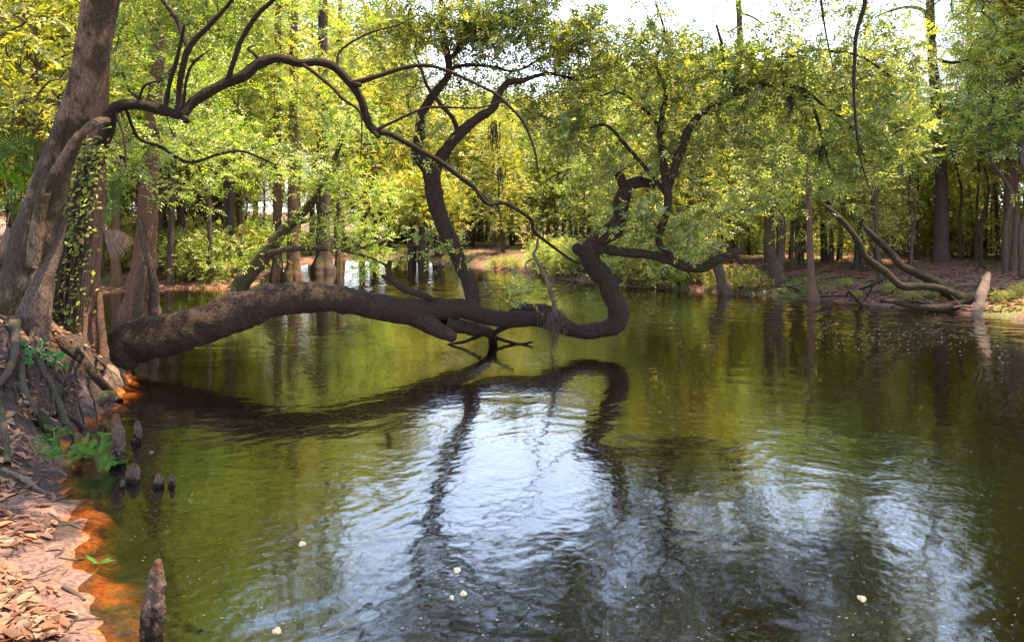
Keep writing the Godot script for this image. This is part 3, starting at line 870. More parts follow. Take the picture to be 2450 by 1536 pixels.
	var limbs := [
		[[838, 198, 9.72, 7], [855, 196, 9.7, 7], [903, 182, 9.7, 6], [955, 165, 9.7, 5.5], [993, 157, 9.7, 5], [1034, 158, 9.7, 4.5], [1085, 175, 9.7, 4], [1144, 203, 9.75, 4], [1185, 224, 9.8, 4], [1220, 255, 9.8, 3.6], [1250, 289, 9.85, 3.4], [1268, 327, 9.9, 3], [1282, 371, 9.9, 2.6], [1290, 430, 9.9, 1.4]],
		[[896, 313, 9.88, 4], [931, 296, 9.85, 3.6], [1003, 263, 9.85, 3.2], [1048, 256, 9.85, 2.8], [1144, 258, 9.9, 2.4], [1202, 241, 9.9, 1.6]],
		[[720, 152, 9.55, 5], [740, 165, 9.5, 5], [791, 206, 9.5, 4], [819, 236, 9.5, 3.6], [858, 265, 9.6, 3], [865, 300, 9.6, 2], [862, 380, 9.6, 1.2]],
		[[394, 262, 9.2, 6], [398, 235, 9.2, 6], [406, 193, 9.15, 5.5], [423, 138, 9.1, 4.5], [440, 60, 9.0, 3]],
		[[424, 268, 9.2, 8], [427, 245, 9.2, 7.5], [430, 193, 9.2, 7], [451, 114, 9.2, 7.5], [495, 65, 9.2, 6], [537, 21, 9.2, 5], [575, -20, 9.2, 4], [660, -60, 9.2, 2]],
		[[451, 116, 9.2, 6], [438, 90, 9.25, 6], [428, 60, 9.3, 5.5], [409, 28, 9.3, 5], [380, -10, 9.3, 4], [340, -80, 9.3, 2]],
		[[543, 199, 9.35, 7], [550, 172, 9.3, 6.5], [566, 125, 9.3, 6], [578, 93, 9.3, 6], [612, 38, 9.3, 6], [655, -2, 9.3, 5], [720, -60, 9.3, 2]],
		[[437, 262, 9.2, 4], [445, 190, 9.1, 3.5], [462, 150, 9.05, 3], [500, 120, 9.0, 1.5]],
		[[626, 148, 9.45, 4], [606, 128, 9.4, 4], [592, 116, 9.4, 3], [612, 108, 9.4, 1.5]],
		[[330, 244, 9.2, 4], [345, 205, 9.1, 3], [390, 192, 9.0, 2]],
		[[806, 160, 9.65, 3], [815, 120, 9.7, 3], [880, 80, 9.8, 2.5], [950, 60, 9.9, 2], [1000, 35, 10.0, 1.2]],
		[[276, 268, 9.15, 4], [295, 330, 9.0, 3], [300, 400, 8.9, 2]],
		[[300, 260, 9.15, 3.5], [330, 330, 9.6, 3.5], [380, 350, 10.2, 3.5], [450, 388, 10.6, 4], [520, 370, 11.0, 3.6], [580, 362, 11.2, 3], [660, 395, 11.4, 2]],
		[[1170, 488, 10.5, 3], [1160, 470, 10.5, 2.4], [1100, 430, 10.4, 1.2]],
		[[1272, 530, 10.8, 2.5], [1262, 545, 10.7, 2], [1280, 545, 10.7, 1.6], [1305, 498, 10.7, 1]],
	]
	for a in limbs:
		b = Buf.new()
		wood.append_array(ptube(b, a, 8, 0.06, 0.14, 6.0))
		part(c, "limb", b, M.oak)
	cl = []
	for a in [[500, 50, 9.4, 170, 70, 22], [650, 30, 9.5, 120, 60, 14], [340, 120, 9.5, 90, 110, 14], [480, 330, 10.6, 140, 60, 18], [620, 380, 11.3, 130, 60, 14], [400, 30, 9.4, 90, 60, 12], [320, 400, 9.3, 60, 50, 8], [760, 250, 10.2, 110, 70, 10], [880, 110, 10.0, 100, 60, 10], [500, -120, 9.3, 260, 90, 24], [1000, 330, 10.2, 100, 60, 5]]:
		var k: float = a[2] / F
		fill(cl, P(a[0], a[1], a[2] + 1.0), a[3] * k, a[4] * k, 0.8, a[5], 0.3, 11)
	tb = Buf.new(); lb = Buf.new()
	grow(wood, cl, tb, lb, 0.078, 0.036, GREEN, 7, 0.01, 0.2)
	part(c, "branchwork", tb, M.twig)
	part(c, "crown", lb, M.leaf_green)

	# climbing vine between the trunks
	var v := thing("climbing_vine", P(180, 700, 9.0), "leafy green vine climbing between the two trunks on the near bank", "vine")
	b = Buf.new()
	lb = Buf.new()
	for k in 9:
		var x := 140.0 + k * 9.0 + rng.randfn() * 4.0
		var path := ptube(b, [[x - 6, 800 - rng.randf() * 60, 8.95, 2], [x + rng.randfn() * 4, 680, 8.92, 2], [x + 8 + rng.randfn() * 6, 560, 8.9, 1.8], [x + 22, 440, 8.92, 1.4], [x + 34, 350, 8.95, 0.8]], 5, 0.08)
		for q in path:
			for j in 2:
				if rng.randf() < 0.35: continue
				var d := (rv() * 0.6 + Vector3(0.3, -0.1, 0.9)).normalized()
				leaf(lb, q + rv() * 0.045 + Vector3(0, 0, 0.03), d, (rv() * 0.5 + Vector3(0, 0.7, 0.6)).normalized(), rng.randf_range(0.035, 0.1), rng.randf_range(0.025, 0.06), (GREEN[rng.randi() % 4] as Color) * rng.randf_range(0.8, 1.3))
	for k in 240:
		var t := rng.randf()
		var q := P(lerpf(150, 245, t) + rng.randfn() * 18, lerpf(620, 330, t) + rng.randfn() * 25, 8.95 + rng.randfn() * 0.12)
		leaf(lb, q, (rv() + Vector3(0, -0.3, 0.8)).normalized(), (rv() * 0.5 + Vector3(0, 0.7, 0.5)).normalized(), rng.randf_range(0.06, 0.1), rng.randf_range(0.035, 0.06), (GREEN[rng.randi() % 4] as Color) * rng.randf_range(0.7, 1.2))
	part(v, "stem", b, M.twig)
	part(v, "leaves", lb, M.plant)

# one fan leaf: pleated blades from a point, in the plane of dir and side
func fan(b: Buf, o: Vector3, dir: Vector3, side: Vector3, R: float, blades: int, arc: float, col: Color, sag: float) -> void:
	var up := side.cross(dir).normalized()
	for i in blades:
		var a := lerpf(-arc, arc, i / float(blades - 1))
		var d := (dir * cos(a) + side * sin(a)).normalized()
		var L := R * (0.72 + 0.28 * cos(a * 0.7)) * rng.randf_range(0.88, 1.08)
		var w := R * 0.05
		var s := d.cross(up).normalized()
		var k := b.v.size()
		var m := o + d * L * 0.5 + up * 0.02
		var tip := o + d * L - Vector3(0, sag * L * (0.6 + 0.4 * rng.randf()), 0)
		var cc := col * rng.randf_range(0.75, 1.25)
		for p in [o, m + s * w * 0.5, tip, m - s * w * 0.5, m + up * w * 0.35]:
			b.v.append(p)
			b.n.append(up)
			b.c.append(Color(cc.r, cc.g, cc.b))
			b.uv.append(Vector2.ZERO)
		b.ix.append_array(PackedInt32Array([k, k + 4, k + 1, k + 4, k + 2, k + 1, k, k + 3, k + 4, k + 4, k + 3, k + 2]))

func palmetto(at: Vector3, fans: Array, dead: Array, label: String) -> void:
	var o := thing("palmetto", at, label, "palm")
	var green := Color(0.055, 0.085, 0.02)
	for f in fans + dead:
		var b := Buf.new()
		var hub := P(f[0], f[1], f[2])
		var is_dead: bool = f in dead
		tube(b, [at + Vector3(0, 0.1, 0), at.lerp(hub, 0.55) + Vector3(0, 0.25, 0), hub], [0.014, 0.011, 0.008], 5, 0.15)
		for i in b.c.size(): b.c[i] = Color(0.1, 0.13, 0.04) if not is_dead else Color(0.2, 0.12, 0.07)
		var dir := Vector3(f[4], f[5], f[6]).normalized()
		var side := dir.cross(Vector3(0.35, 0.25, 1.0)).normalized()
		fan(b, hub, dir, side, f[3] * f[2] / F, 26, 1.9 if not is_dead else 0.5, green if not is_dead else Color(0.14, 0.085, 0.05), 0.12 if not is_dead else 0.25)
		part(o, "frond", b, M.plant if not is_dead else M.dead)

func mid_trees() -> void:
	palmetto(P(30, 560, 10.8), [[45, 365, 10.5, 75, -0.2, 1, 0.2], [20, 430, 10.4, 85, 0.4, 0.5, 0.5], [75, 420, 10.6, 70, 0.7, 0.6, 0.1], [5, 480, 10.2, 80, 0.5, -0.1, 0.5], [60, 480, 10.3, 60, 0.6, -0.4, 0.4], [-10, 380, 10.9, 80, -0.6, 0.8, 0]], [[15, 540, 10.2, 70, 0.4, -0.9, 0.2]], "dark green palmetto fans behind the leaning grey trunk")
	palmetto(P(258, 600, 11.6), [[252, 475, 11.4, 70, 0.9, 0.1, 0.3], [262, 440, 11.6, 60, 0.6, 0.7, 0.1], [248, 505, 11.2, 60, 0.8, -0.4, 0.4]], [[246, 550, 11.2, 80, 0.8, -0.5, 0.2], [250, 560, 11.3, 70, 0.9, -0.25, 0.1]], "palmetto with drooping dead brown fronds right of the tan cypress trunk")

	# cypress with the split, twisted base
	var base := W(335, 770)
	var o := thing("cypress_tree", base, "slender cypress with a twisted hollow base standing in the water behind the oak trunk", "tree")
	var b := Buf.new()
	var d: float = -base.z
	ptube(b, [[333, 800, d, 46], [336, 740, d, 43], [338, 690, d, 36], [343, 640, d, 29], [347, 580, d, 24], [352, 500, d, 22], [357, 420, d, 20], [364, 320, d, 18], [372, 200, d, 16], [378, 80, d, 15], [382, -40, d, 14], [390, -300, d, 11], [396, -600, d, 7]], 34, 0.08, 0.10, 2.0, 0.5, 5.0, 1.1, 0.0)
	part(o, "trunk", b, M.cypress)
	b = Buf.new()
	ptube(b, [[330, 520, d - 0.2, 5], [345, 590, d - 0.35, 7], [362, 650, d - 0.3, 9], [368, 700, d - 0.2, 10], [365, 760, d - 0.1, 12], [364, 790, d, 12]], 10, 0.08, 0.25, 4.0)
	ptube(b, [[352, 620, d - 0.3, 4], [340, 660, d - 0.45, 8], [332, 700, d - 0.45, 11], [328, 770, d - 0.3, 14], [327, 800, d - 0.3, 14]], 10, 0.08, 0.2, 4.0)
	part(o, "root", b, M.far_bark)
	var wood := PackedVector3Array()
	b = Buf.new()
	for a in [[[366, 300, d, 7], [420, 330, d - 0.5, 5], [520, 340, d - 0.8, 3], [640, 400, d - 1, 2]], [[372, 200, d, 6], [440, 150, d - 0.2, 4], [540, 140, d - 0.2, 2]], [[368, 250, d, 6], [310, 220, d, 4], [290, 160, d, 2]], [[380, 0, d, 6], [470, -60, d, 4], [580, -80, d, 2]], [[384, -80, d, 6], [300, -140, d, 3]], [[356, 430, d, 5], [420, 450, d - 0.4, 3], [500, 460, d - 0.6, 1.5]]]:
		b = Buf.new()
		wood.append_array(ptube(b, a, 7, 0.1, 0.1, 4.0))
		part(o, "limb", b, M.far_bark)
	var cl := []
	for a in [[480, 340, 130, 50, 16], [480, 140, 120, 70, 18], [300, 180, 60, 80, 12], [480, -70, 160, 70, 20], [300, -140, 120, 80, 14], [590, 400, 80, 40, 8], [390, -420, 200, 140, 24], [450, 460, 60, 30, 6], [280, 330, 50, 60, 8]]:
		var k := d / F
		fill(cl, P(a[0], a[1], d), a[2] * k, a[3] * k, 1.2, a[4], 0.38, 11)
	var tb := Buf.new()
	var lb := Buf.new()
	grow(wood, cl, tb, lb, 0.10, 0.026, FEATHER, 10, 0.012, 0.3)
	part(o, "branchwork", tb, M.twig)
	part(o, "crown", lb, M.leaf_green)

	# plain trunks of the left-hand stand: [px, waterline or ground row, radius px, flare, lean px at the frame's top, label]
	var stand := [
		[273, 684, 10, 1.5, 6, "slim reddish cypress trunk on the muddy far shore near the palmetto"],
		[406, 682, 8, 1.4, 14, "thin reddish trunk rising from the shore behind the twisted cypress"],
		[502, 676, 6, 1.3, -10, "thin straight trunk on the far shore in the middle of the left stand"],
		[548, 662, 10, 1.5, 8, "dark straight trunk just left of the slanting mossy tree"],
		[661, 668, 11, 1.7, 4, "pale cypress trunk rising from the water right of the slanting mossy tree"],
		[699, 668, 14, 1.9, 4, "fluted cypress with a dark swollen base standing in the water"],
		[772, 652, 17, 2.0, 0, "stout bell-bottomed cypress standing alone in the far water"],
		[809, 643, 7, 1.5, 4, "small cypress trunk in the water right of the bell-bottomed one"],
	]
	for s in stand:
		var at := W(s[0], s[1], 0.0 if s[0] > 600 else 0.12)
		if s[0] < 600: at = G(s[0], s[1])
		var dd: float = -at.z
		var t := thing("cypress_tree", at, s[5], "tree")
		b = Buf.new()
		var r: float = s[2]
		var top := ptube(b, [[s[0], s[1] + 14, dd, r * s[3]], [s[0], s[1] - 8, dd, r * lerpf(1.0, s[3], 0.75)], [s[0] + 1, s[1] - 50, dd, r * 1.05], [s[0] + s[4] * 0.3, 500, dd, r * 0.9], [s[0] + s[4] * 0.6, 300, dd, r * 0.8], [s[0] + s[4], 0, dd, r * 0.62], [s[0] + s[4], -250, dd, r * 0.3]], 22, 0.14, 0.08, 2.0, 0.35, 7.0, 0.8, 0.04)
		part(t, "trunk", b, M.far_bark if int(s[0]) % 2 == 0 else M.cypress)
		cl = []
		var kk := dd / F
		fill(cl, P(s[0] + s[4], 220, dd), 95 * kk, 190 * kk, 1.5, 34, 0.6, 12)
		fill(cl, P(s[0] + s[4], -80, dd), 80 * kk, 120 * kk, 1.4, 16, 0.6, 12)
		tb = Buf.new(); lb = Buf.new()
		grow(top.slice(int(top.size() * 0.35)), cl, tb, lb, 0.15, 0.05, FEATHER, 8, 0.018, 0.4)
		part(t, "branchwork", tb, M.twig)
		part(t, "crown", lb, M.leaf_yellow if s[0] > 600 else M.leaf_green)

	# slanting mossy tree with a level limb
	base = G(576, 688)
	d = 3541.0 / (690.0 - 530.0)
	o = thing("slanting_tree", P(576, 690, d), "mossy tree slanting right from the far shore with a level limb over water", "tree")
	b = Buf.new()
	wood = ptube(b, [[566, 700, d, 26], [580, 672, d, 21], [604, 645, d, 18], [630, 617, d, 17], [664, 567, d, 14], [708, 523, d, 11], [737, 494, d, 10], [775, 440, d, 8], [800, 380, d, 6], [830, 300, d, 4]], 18, 0.12, 0.15, 2.0, 0.3, 7.0, 0.8, 0.2)
	part(o, "trunk", b, M.far_bark)
	for a in [[[640, 608, d - 0.2, 8], [660, 602, d - 0.3, 7], [693, 596, d - 0.4, 7], [751, 593, d - 0.5, 6.5], [809, 596, d - 0.6, 6], [853, 607, d - 0.7, 4], [900, 622, d - 0.8, 2]], [[700, 533, d, 6], [730, 528, d - 0.1, 6], [766, 517, d - 0.2, 5], [815, 500, d - 0.3, 4], [870, 470, d - 0.4, 2]], [[812, 596, d - 0.6, 4], [820, 580, d - 0.6, 4], [832, 565, d - 0.6, 2]], [[830, 602, d - 0.6, 3], [890, 585, d - 0.7, 3], [930, 560, d - 0.8, 2]], [[668, 560, d, 6], [660, 540, d, 5], [672, 528, d, 4]]]:
		b = Buf.new()
		wood.append_array(ptube(b, a, 8, 0.12, 0.15, 3.0, 0.0, 6, 0.6, 0.12))
		part(o, "limb", b, M.far_bark)
	cl = []
	for a in [[630, 585, 45, 30, 5], [760, 535, 90, 35, 9], [870, 560, 80, 50, 14], [900, 630, 50, 25, 10], [780, 430, 90, 60, 18], [840, 320, 80, 70, 16], [880, 470, 70, 50, 12]]:
		var k := d / F
		fill(cl, P(a[0], a[1], d - 0.4), a[2] * k, a[3] * k, 1.2, a[4], 0.42, 11)
	tb = Buf.new(); lb = Buf.new()
	grow(wood, cl, tb, lb, 0.13, 0.04, FEATHER, 8, 0.014, 0.32)
	part(o, "branchwork", tb, M.twig)
	part(o, "crown", lb, M.leaf_green)

	# far trunks where the river bends away
	for s in [[985, 622, 9, "dark trunk at the river's far bend, leftmost of three behind the upright oak stem"], [1012, 624, 11, "dark flared trunk at the river's far bend, middle of three behind the oak"], [1053, 622, 11, "pale square-looking trunk at the river's far bend beside the upright oak stem"]]:
		var at := W(s[0], s[1])
		var dd := -at.z
		var t := thing("cypress_tree", at, s[3], "tree")
		b = Buf.new()
		var top := ptube(b, [[s[0], s[1] + 12, dd, s[2] * 1.5], [s[0], s[1] - 12, dd, s[2] * 1.2], [s[0], 560, dd, s[2]], [s[0] + 4, 480, dd, s[2] * 0.8], [s[0] + 6, 380, dd, s[2] * 0.5]], 16, 0.2, 0.1, 2.0, 0.3, 7.0, 1.0)
		part(t, "trunk", b, M.far_bark)
		cl = []
		fill(cl, P(s[0], 480, dd), 1.8, 1.7, 1.8, 36, 0.6, 12)
		tb = Buf.new(); lb = Buf.new()
		grow(top, cl, tb, lb, 0.17, 0.07, FEATHER, 8, 0.02, 0.4)
		part(t, "branchwork", tb, M.twig)
		part(t, "crown", lb, M.leaf_yellow)

func right_bank() -> void:
	var b := Buf.new()
	var at := W(1737, 702)
	var d := -at.z
	var o := thing("snag", at, "short leaning dead trunk in the shallows below the oak's broken mossy limb", "dead tree")
	ptube(b, [[1742, 715, d, 19], [1738, 698, d, 16], [1723, 655, d, 13], [1708, 606, d, 9], [1704, 594, d, 6]], 16, 0.1, 0.14, 2.5, 0.3, 6.0, 0.4, 0.1, 0.5, 0.5)
	part(o, "trunk", b, M.far_bark)
	# twin trunk
	d = 20.6
	o = thing("twin_trunk_tree", P(1860, 690, d), "dark tree forking into two trunks on the right bank left of the bare post", "tree")
	b = Buf.new()
	ptube(b, [[1862, 716, d, 24], [1860, 690, d, 19], [1858, 650, d, 18], [1850, 620, d, 13], [1843, 579, d, 11], [1842, 520, d, 10], [1848, 430, d, 8], [1850, 340, d, 5]], 16, 0.12, 0.12, 2.5, 0.25, 6.0, 0.5, 0.1)
	part(o, "trunk", b, M.far_bark)
	b = Buf.new()
	var wood := ptube(b, [[1860, 640, d, 12], [1868, 610, d, 11], [1870, 560, d, 10], [1873, 500, d, 9], [1882, 420, d, 6], [1885, 340, d, 4]], 12, 0.12, 0.12, 2.5)
	part(o, "stem", b, M.far_bark)
	bushy(o, wood, P(1865, 430, d), 1.6, 1.5, 44)
	# bare post-like cypress
	d = 3541.0 / 188.0
	o = thing("cypress_tree", P(1946, 718, d), "straight reddish post-like trunk at the right bank's waterline", "tree")
	b = Buf.new()
	wood = ptube(b, [[1950, 736, d, 20], [1947, 712, d, 15], [1942, 670, d, 9.5], [1940, 620, d, 8], [1938, 540, d, 7], [1936, 460, d, 6], [1935, 380, d, 4]], 16, 0.1, 0.06, 2.5, 0.2, 6.0, 0.4)
	part(o, "trunk", b, M.cypress)
	bushy(o, wood.slice(int(wood.size() * 0.6)), P(1936, 430, d), 1.2, 1.0, 26)
	# tall pine
	d = 21.5
	var base := P(2253, 641, d)
	o = thing("pine_tree", Vector3(base.x, ground_at(base.x, base.z), base.z), "tall straight pine towering over the right bank, widest trunk there", "tree")
	b = Buf.new()
	wood = ptube(b, [[2253, 668, d, 26], [2253, 636, d, 20], [2253, 538, d, 16], [2254, 434, d, 13.5], [2249, 361, d, 12.5], [2239, 224, d, 11], [2229, 86, d, 9.5], [2227, 0, d, 9], [2222, -160, d, 8], [2218, -400, d, 5]], 18, 0.14, 0.08, 2.0, 0.15, 6.0, 0.6, 0.0)
	part(o, "trunk", b, M.pine)
	for a in [[[2230, 40, d, 4], [2200, 20, d, 4], [2160, 18, d, 3.5], [2120, 30, d, 3], [2085, 45, d, 2]], [[2240, 165, d, 3], [2215, 172, d, 2.5], [2190, 150, d, 2]], [[2238, 140, d, 4], [2280, 150, d, 3.5], [2330, 140, d, 2.5]], [[2225, -200, d, 5], [2290, -240, d, 3]], [[2222, -260, d, 5], [2150, -300, d, 3]]]:
		b = Buf.new()
		wood.append_array(ptube(b, a, 7, 0.12, 0.12, 3.0))
		part(o, "limb", b, M.pine)
	var cl := []
	fill(cl, P(2222, -330, d), 2.2, 1.6, 2.0, 40, 0.6, 12)
	fill(cl, P(2290, 150, d), 0.6, 0.5, 0.5, 8, 0.4, 10)
	fill(cl, P(2255, 240, d), 0.35, 1.2, 0.4, 12, 0.35, 10)
	fill(cl, P(2120, 30, d), 0.7, 0.3, 0.5, 7, 0.4, 7)
	var tb := Buf.new()
	var lb := Buf.new()
	grow(wood, cl, tb, lb, 0.14, 0.03, FEATHER, 10, 0.014, 0.32)
	part(o, "branchwork", tb, M.twig)
	part(o, "crown", lb, M.leaf_yellow)
	# second pine whose top shows above the oak
	d = 31.0
	base = P(1772, 640, d)
	o = thing("pine_tree", Vector3(base.x, ground_at(base.x, base.z), base.z), "bare pine trunk showing above the oak's crown at the picture's top edge", "tree")
	b = Buf.new()
	wood = ptube(b, [[1772, 650, d, 11], [1772, 400, d, 9], [1771, 83, d, 7], [1768, 0, d, 7], [1766, -120, d, 6], [1764, -320, d, 3]], 14, 0.2, 0.06, 2.0)
	part(o, "trunk", b, M.pine)
	for a in [[[1770, 30, d, 3], [1800, 40, d, 2.5], [1830, 60, d, 2]], [[1768, 0, d, 3], [1740, -20, d, 2]], [[1770, 60, d, 2], [1745, 75, d, 2], [1720, 70, d, 1]]]:
		b = Buf.new()
		wood.append_array(ptube(b, a, 6, 0.2))
		part(o, "limb", b, M.pine)
	cl = []
	fill(cl, P(1764, -260, d), 2.6, 1.8, 2.2, 36, 0.7, 12)
	fill(cl, P(1810, 30, d), 1.2, 0.5, 0.8, 9, 0.4, 6)
	fill(cl, P(1730, 10, d), 0.8, 0.5, 0.8, 6, 0.4, 6)
	tb = Buf.new(); lb = Buf.new()
	grow(wood, cl, tb, lb, 0.17, 0.02, GREEN, 10, 0.014, 0.32)
	part(o, "branchwork", tb, M.twig)
	part(o, "crown", lb, M.leaf_green)
	# fallen tree on the right bank
	d = 16.6
	o = thing("fallen_tree", P(2320, 740, d), "mossy fallen tree on the right bank with two limbs slanting up to the left", "dead tree")
	b = Buf.new()
	ptube(b, [[2350, 700, d + 0.4, 14], [2325, 712, d + 0.1, 17], [2300, 714, d, 17], [2277, 703, d, 15], [2242, 679, d + 0.1, 12], [2198, 655, d + 0.2, 10], [2156, 634, d + 0.3, 9], [2139, 611, d + 0.4, 8], [2112, 584, d + 0.5, 8], [2081, 555, d + 0.6, 7], [2066, 538, d + 0.7, 3]], 16, 0.08, 0.16, 3.0, 0.0, 6, 0.6, 0.16, 0.5, 0.4)
	part(o, "trunk", b, M.oak)
	b = Buf.new()
	ptube(b, [[2284, 706, d - 0.05, 12], [2256, 692, d - 0.1, 10], [2215, 685, d - 0.1, 9], [2165, 686, d - 0.1, 9], [2146, 676, d - 0.1, 9], [2122, 652, d, 9], [2072, 613, d + 0.1, 8], [2052, 574, d + 0.1, 8], [2028, 540, d + 0.2, 7], [1998, 510, d + 0.3, 6], [1970, 488, d + 0.4, 3]], 14, 0.08, 0.18, 3.0, 0.0, 6, 0.6, 0.18, 0.5, 0.3)
	part(o, "limb", b, M.oak)
	b = Buf.new()
	ptube(b, [[2310, 718, d - 0.05, 12], [2280, 730, d - 0.15, 10], [2242, 737, d - 0.2, 9], [2180, 731, d - 0.1, 7], [2140, 722, d, 6], [2108, 721, d, 3]], 12, 0.08, 0.2, 3.0, 0.0, 6, 0.6, 0.1)
	part(o, "limb", b, M.oak)
	b = Buf.new()
	for k in 9:
		var a := P(2335 + rng.randfn() * 8, 712 + rng.randfn() * 8, d + 0.2)
		tube(b, [a, a + Vector3(rng.randf_range(0.05, 0.3), rng.randf_range(-0.1, 0.25), rng.randfn() * 0.2), a + Vector3(rng.randf_range(0.2, 0.6), rng.randf_range(-0.35, 0.3), rng.randfn() * 0.3)], [0.06, 0.04, 0.015], 7, 0.1, 0.2, 4.0)
	part(o, "root", b, M.oak)
	# pale upright broken log
	b = Buf.new()
	d = 3541.0 / 226.0
	o = thing("broken_log", P(2340, 752, d), "pale broken log propped upright beside the fallen tree's roots", "log")
	ptube(b, [[2336, 766, d, 11], [2342, 742, d, 11], [2352, 700, d + 0.15, 12], [2362, 668, d + 0.3, 9], [2367, 652, d + 0.35, 5]], 14, 0.07, 0.18, 4.0, 0.0, 6, 0.6, 0.0, 0.5, 0.3)
	part(o, "trunk", b, M.pale)
	b = Buf.new()
	o = thing("snag", P(2060, 735, 17.4), "thin dark dead stick jutting left from the water below the fallen tree", "dead branch")
	ptube(b, [[2072, 742, 17.4, 5], [2056, 722, 17.4, 4.5], [2040, 704, 17.4, 3.5], [2030, 694, 17.4, 2]], 8, 0.06, 0.15, 5.0)
	part(o, "stick", b, M.oak)
	# deadfall scattered over the right bank's litter
	for k in 26:
		var q := G(rng.randf_range(1680, 2450), rng.randf_range(640, 745))
		if shore_distance(q.x, q.z) < 0.05 or q.z < -30.0: continue
		var a := rng.randf_range(-0.6, 0.6) + (PI if k % 2 else 0.0)
		var L := rng.randf_range(0.5, 1.6)
		var e := q + Vector3(cos(a) * L, 0, sin(a) * L)
		e.y = mesh_ground(e.x, e.z) + rng.randf_range(0.03, 0.35)
		q.y = mesh_ground(q.x, q.z) + 0.01
		var mid := q.lerp(e, 0.5) + Vector3(0, 0.05, 0) + rv() * 0.05
		var fb := Buf.new()
		var rr := rng.randf_range(0.014, 0.04)
		tube(fb, [q, mid, e], [rr, rr * 0.8, rr * 0.3], 7, 0.1, 0.2, 5.0)
		tube(fb, [mid, mid + Vector3(rng.randfn() * 0.15, rng.randf_range(0.1, 0.35), rng.randfn() * 0.15)], [rr * 0.5, rr * 0.2], 5, 0.1)
		var place: Array = PLACES[0]
		var sx := CX + q.x / -q.z * F
		for pl in PLACES:
			if absf(pl[0] - sx) < absf(place[0] - sx): place = pl
		solo("fallen_branch", fb, M.oak if k % 3 else M.pale, "%s dead branch lying on the litter %s" % ["dark" if k % 3 else "pale", (place[1] as String).replace("behind", "near")], "branch", "deadfall on the right bank")
	# hanging vine from the trees overhead
	b = Buf.new()
	o = thing("hanging_vine", P(2055, 540, 8.6), "long dark bare vine hanging down in front of the oak's right crown", "vine")
	ptube(b, [[2085, -260, 8.6, 7], [2075, -60, 8.6, 6], [2070, 10, 8.6, 5.5], [2058, 50, 8.6, 5], [2049, 90, 8.6, 4.5], [2046, 150, 8.6, 4], [2044, 220, 8.6, 3.8], [2048, 280, 8.6, 3.2], [2053, 330, 8.6, 2.8], [2060, 380, 8.6, 2.2], [2075, 430, 8.6, 1.6], [2095, 480, 8.6, 0.8]], 8, 0.06, 0.15, 6.0)
	ptube(b, [[1960, -120, 8.8, 4], [1966, 0, 8.8, 3], [1974, 60, 8.8, 2.4], [1985, 120, 8.8, 1.5], [1996, 170, 8.8, 0.8]], 6, 0.08, 0.1, 6.0)
	part(o, "stem", b, M.oak)
	# a leafy spray hanging into the top right corner
	b = Buf.new()
	lb = Buf.new()
	o = thing("hanging_branch", P(2300, 0, 6.0), "small leafy branch tip hanging into the top right corner", "branch")
	for a in [[[2250, -300, 6.2, 6], [2280, -60, 6.0, 3], [2276, 20, 6.0, 1.2]], [[2280, -160, 6.1, 4], [2335, -30, 6.0, 2.5], [2362, 10, 6.0, 1.5], [2390, 55, 6.0, 0.8]], [[2300, -120, 6.0, 3], [2330, -20, 6.0, 1.5], [2340, 15, 6.0, 0.8]]]:
		var path := ptube(b, a, 5, 0.06)
		for i in range(int(path.size() * 0.72), path.size()):
			leaf(lb, path[i], (rv() * 0.5 + Vector3(0.2, -1, 0)).normalized(), (rv() * 0.4 + Vector3(0, 0.3, 1)).normalized(), 0.055, 0.032, Color(0.05, 0.1, 0.02))
	part(o, "stem", b, M.twig)
	part(o, "leaves", lb, M.leaf_green)

func bushy(o: Node3D, wood: PackedVector3Array, c: Vector3, rx: float, ry: float, n: int) -> void:
	var cl := []
	fill(cl, c, rx, ry, rx, n, 0.45, 12)
	var tb := Buf.new()
	var lb := Buf.new()
	grow(wood, cl, tb, lb, 0.11, 0.045, GREEN, 7, 0.012, 0.28)
	part(o, "branchwork", tb, M.twig)
	part(o, "crown", lb, M.leaf_green)

const PLACES := [[20, "left of the leaning grey trunk"], [160, "behind the leaning grey trunk"], [260, "beside the tan cypress"], [345, "behind the twisted hollow cypress"], [430, "right of the twisted hollow cypress"], [520, "behind the oak trunk's rising part"], [610, "behind the slanting mossy tree"], [700, "behind the dark swollen cypress"], [790, "behind the bell-bottomed cypress"], [900, "right of the bell-bottomed cypress"], [1010, "behind the three far trunks"], [1120, "behind the upright oak stem"], [1250, "at the river's far bend"], [1370, "left of the oak's bent stem"], [1470, "behind the oak's bent stem"], [1600, "behind the oak's winding limb"], [1730, "behind the short leaning snag"], [1860, "behind the twin trunk"], [1946, "behind the post-like trunk"], [2040, "behind the fallen tree's raised limbs"], [2150, "left of the tall pine"], [2253, "behind the tall pine"], [2350, "behind the pale broken log"], [2440, "at the right edge"], [2700, "just beyond the right edge"]]

func where_label(what: String, deep: bool, px: float, d: float, near: float, far: float) -> String:
	var best: Array = PLACES[0]
	for a in PLACES:
		if absf(a[0] - px) < absf(best[0] - px): best = a
	var t := (d - near) / (far - near)
	return "%s %s in the %s row %s" % ["deep green" if deep else "yellow-green", what, ["front", "second", "third", "back"][clampi(int(t * 4.0), 0, 3)], best[1]]

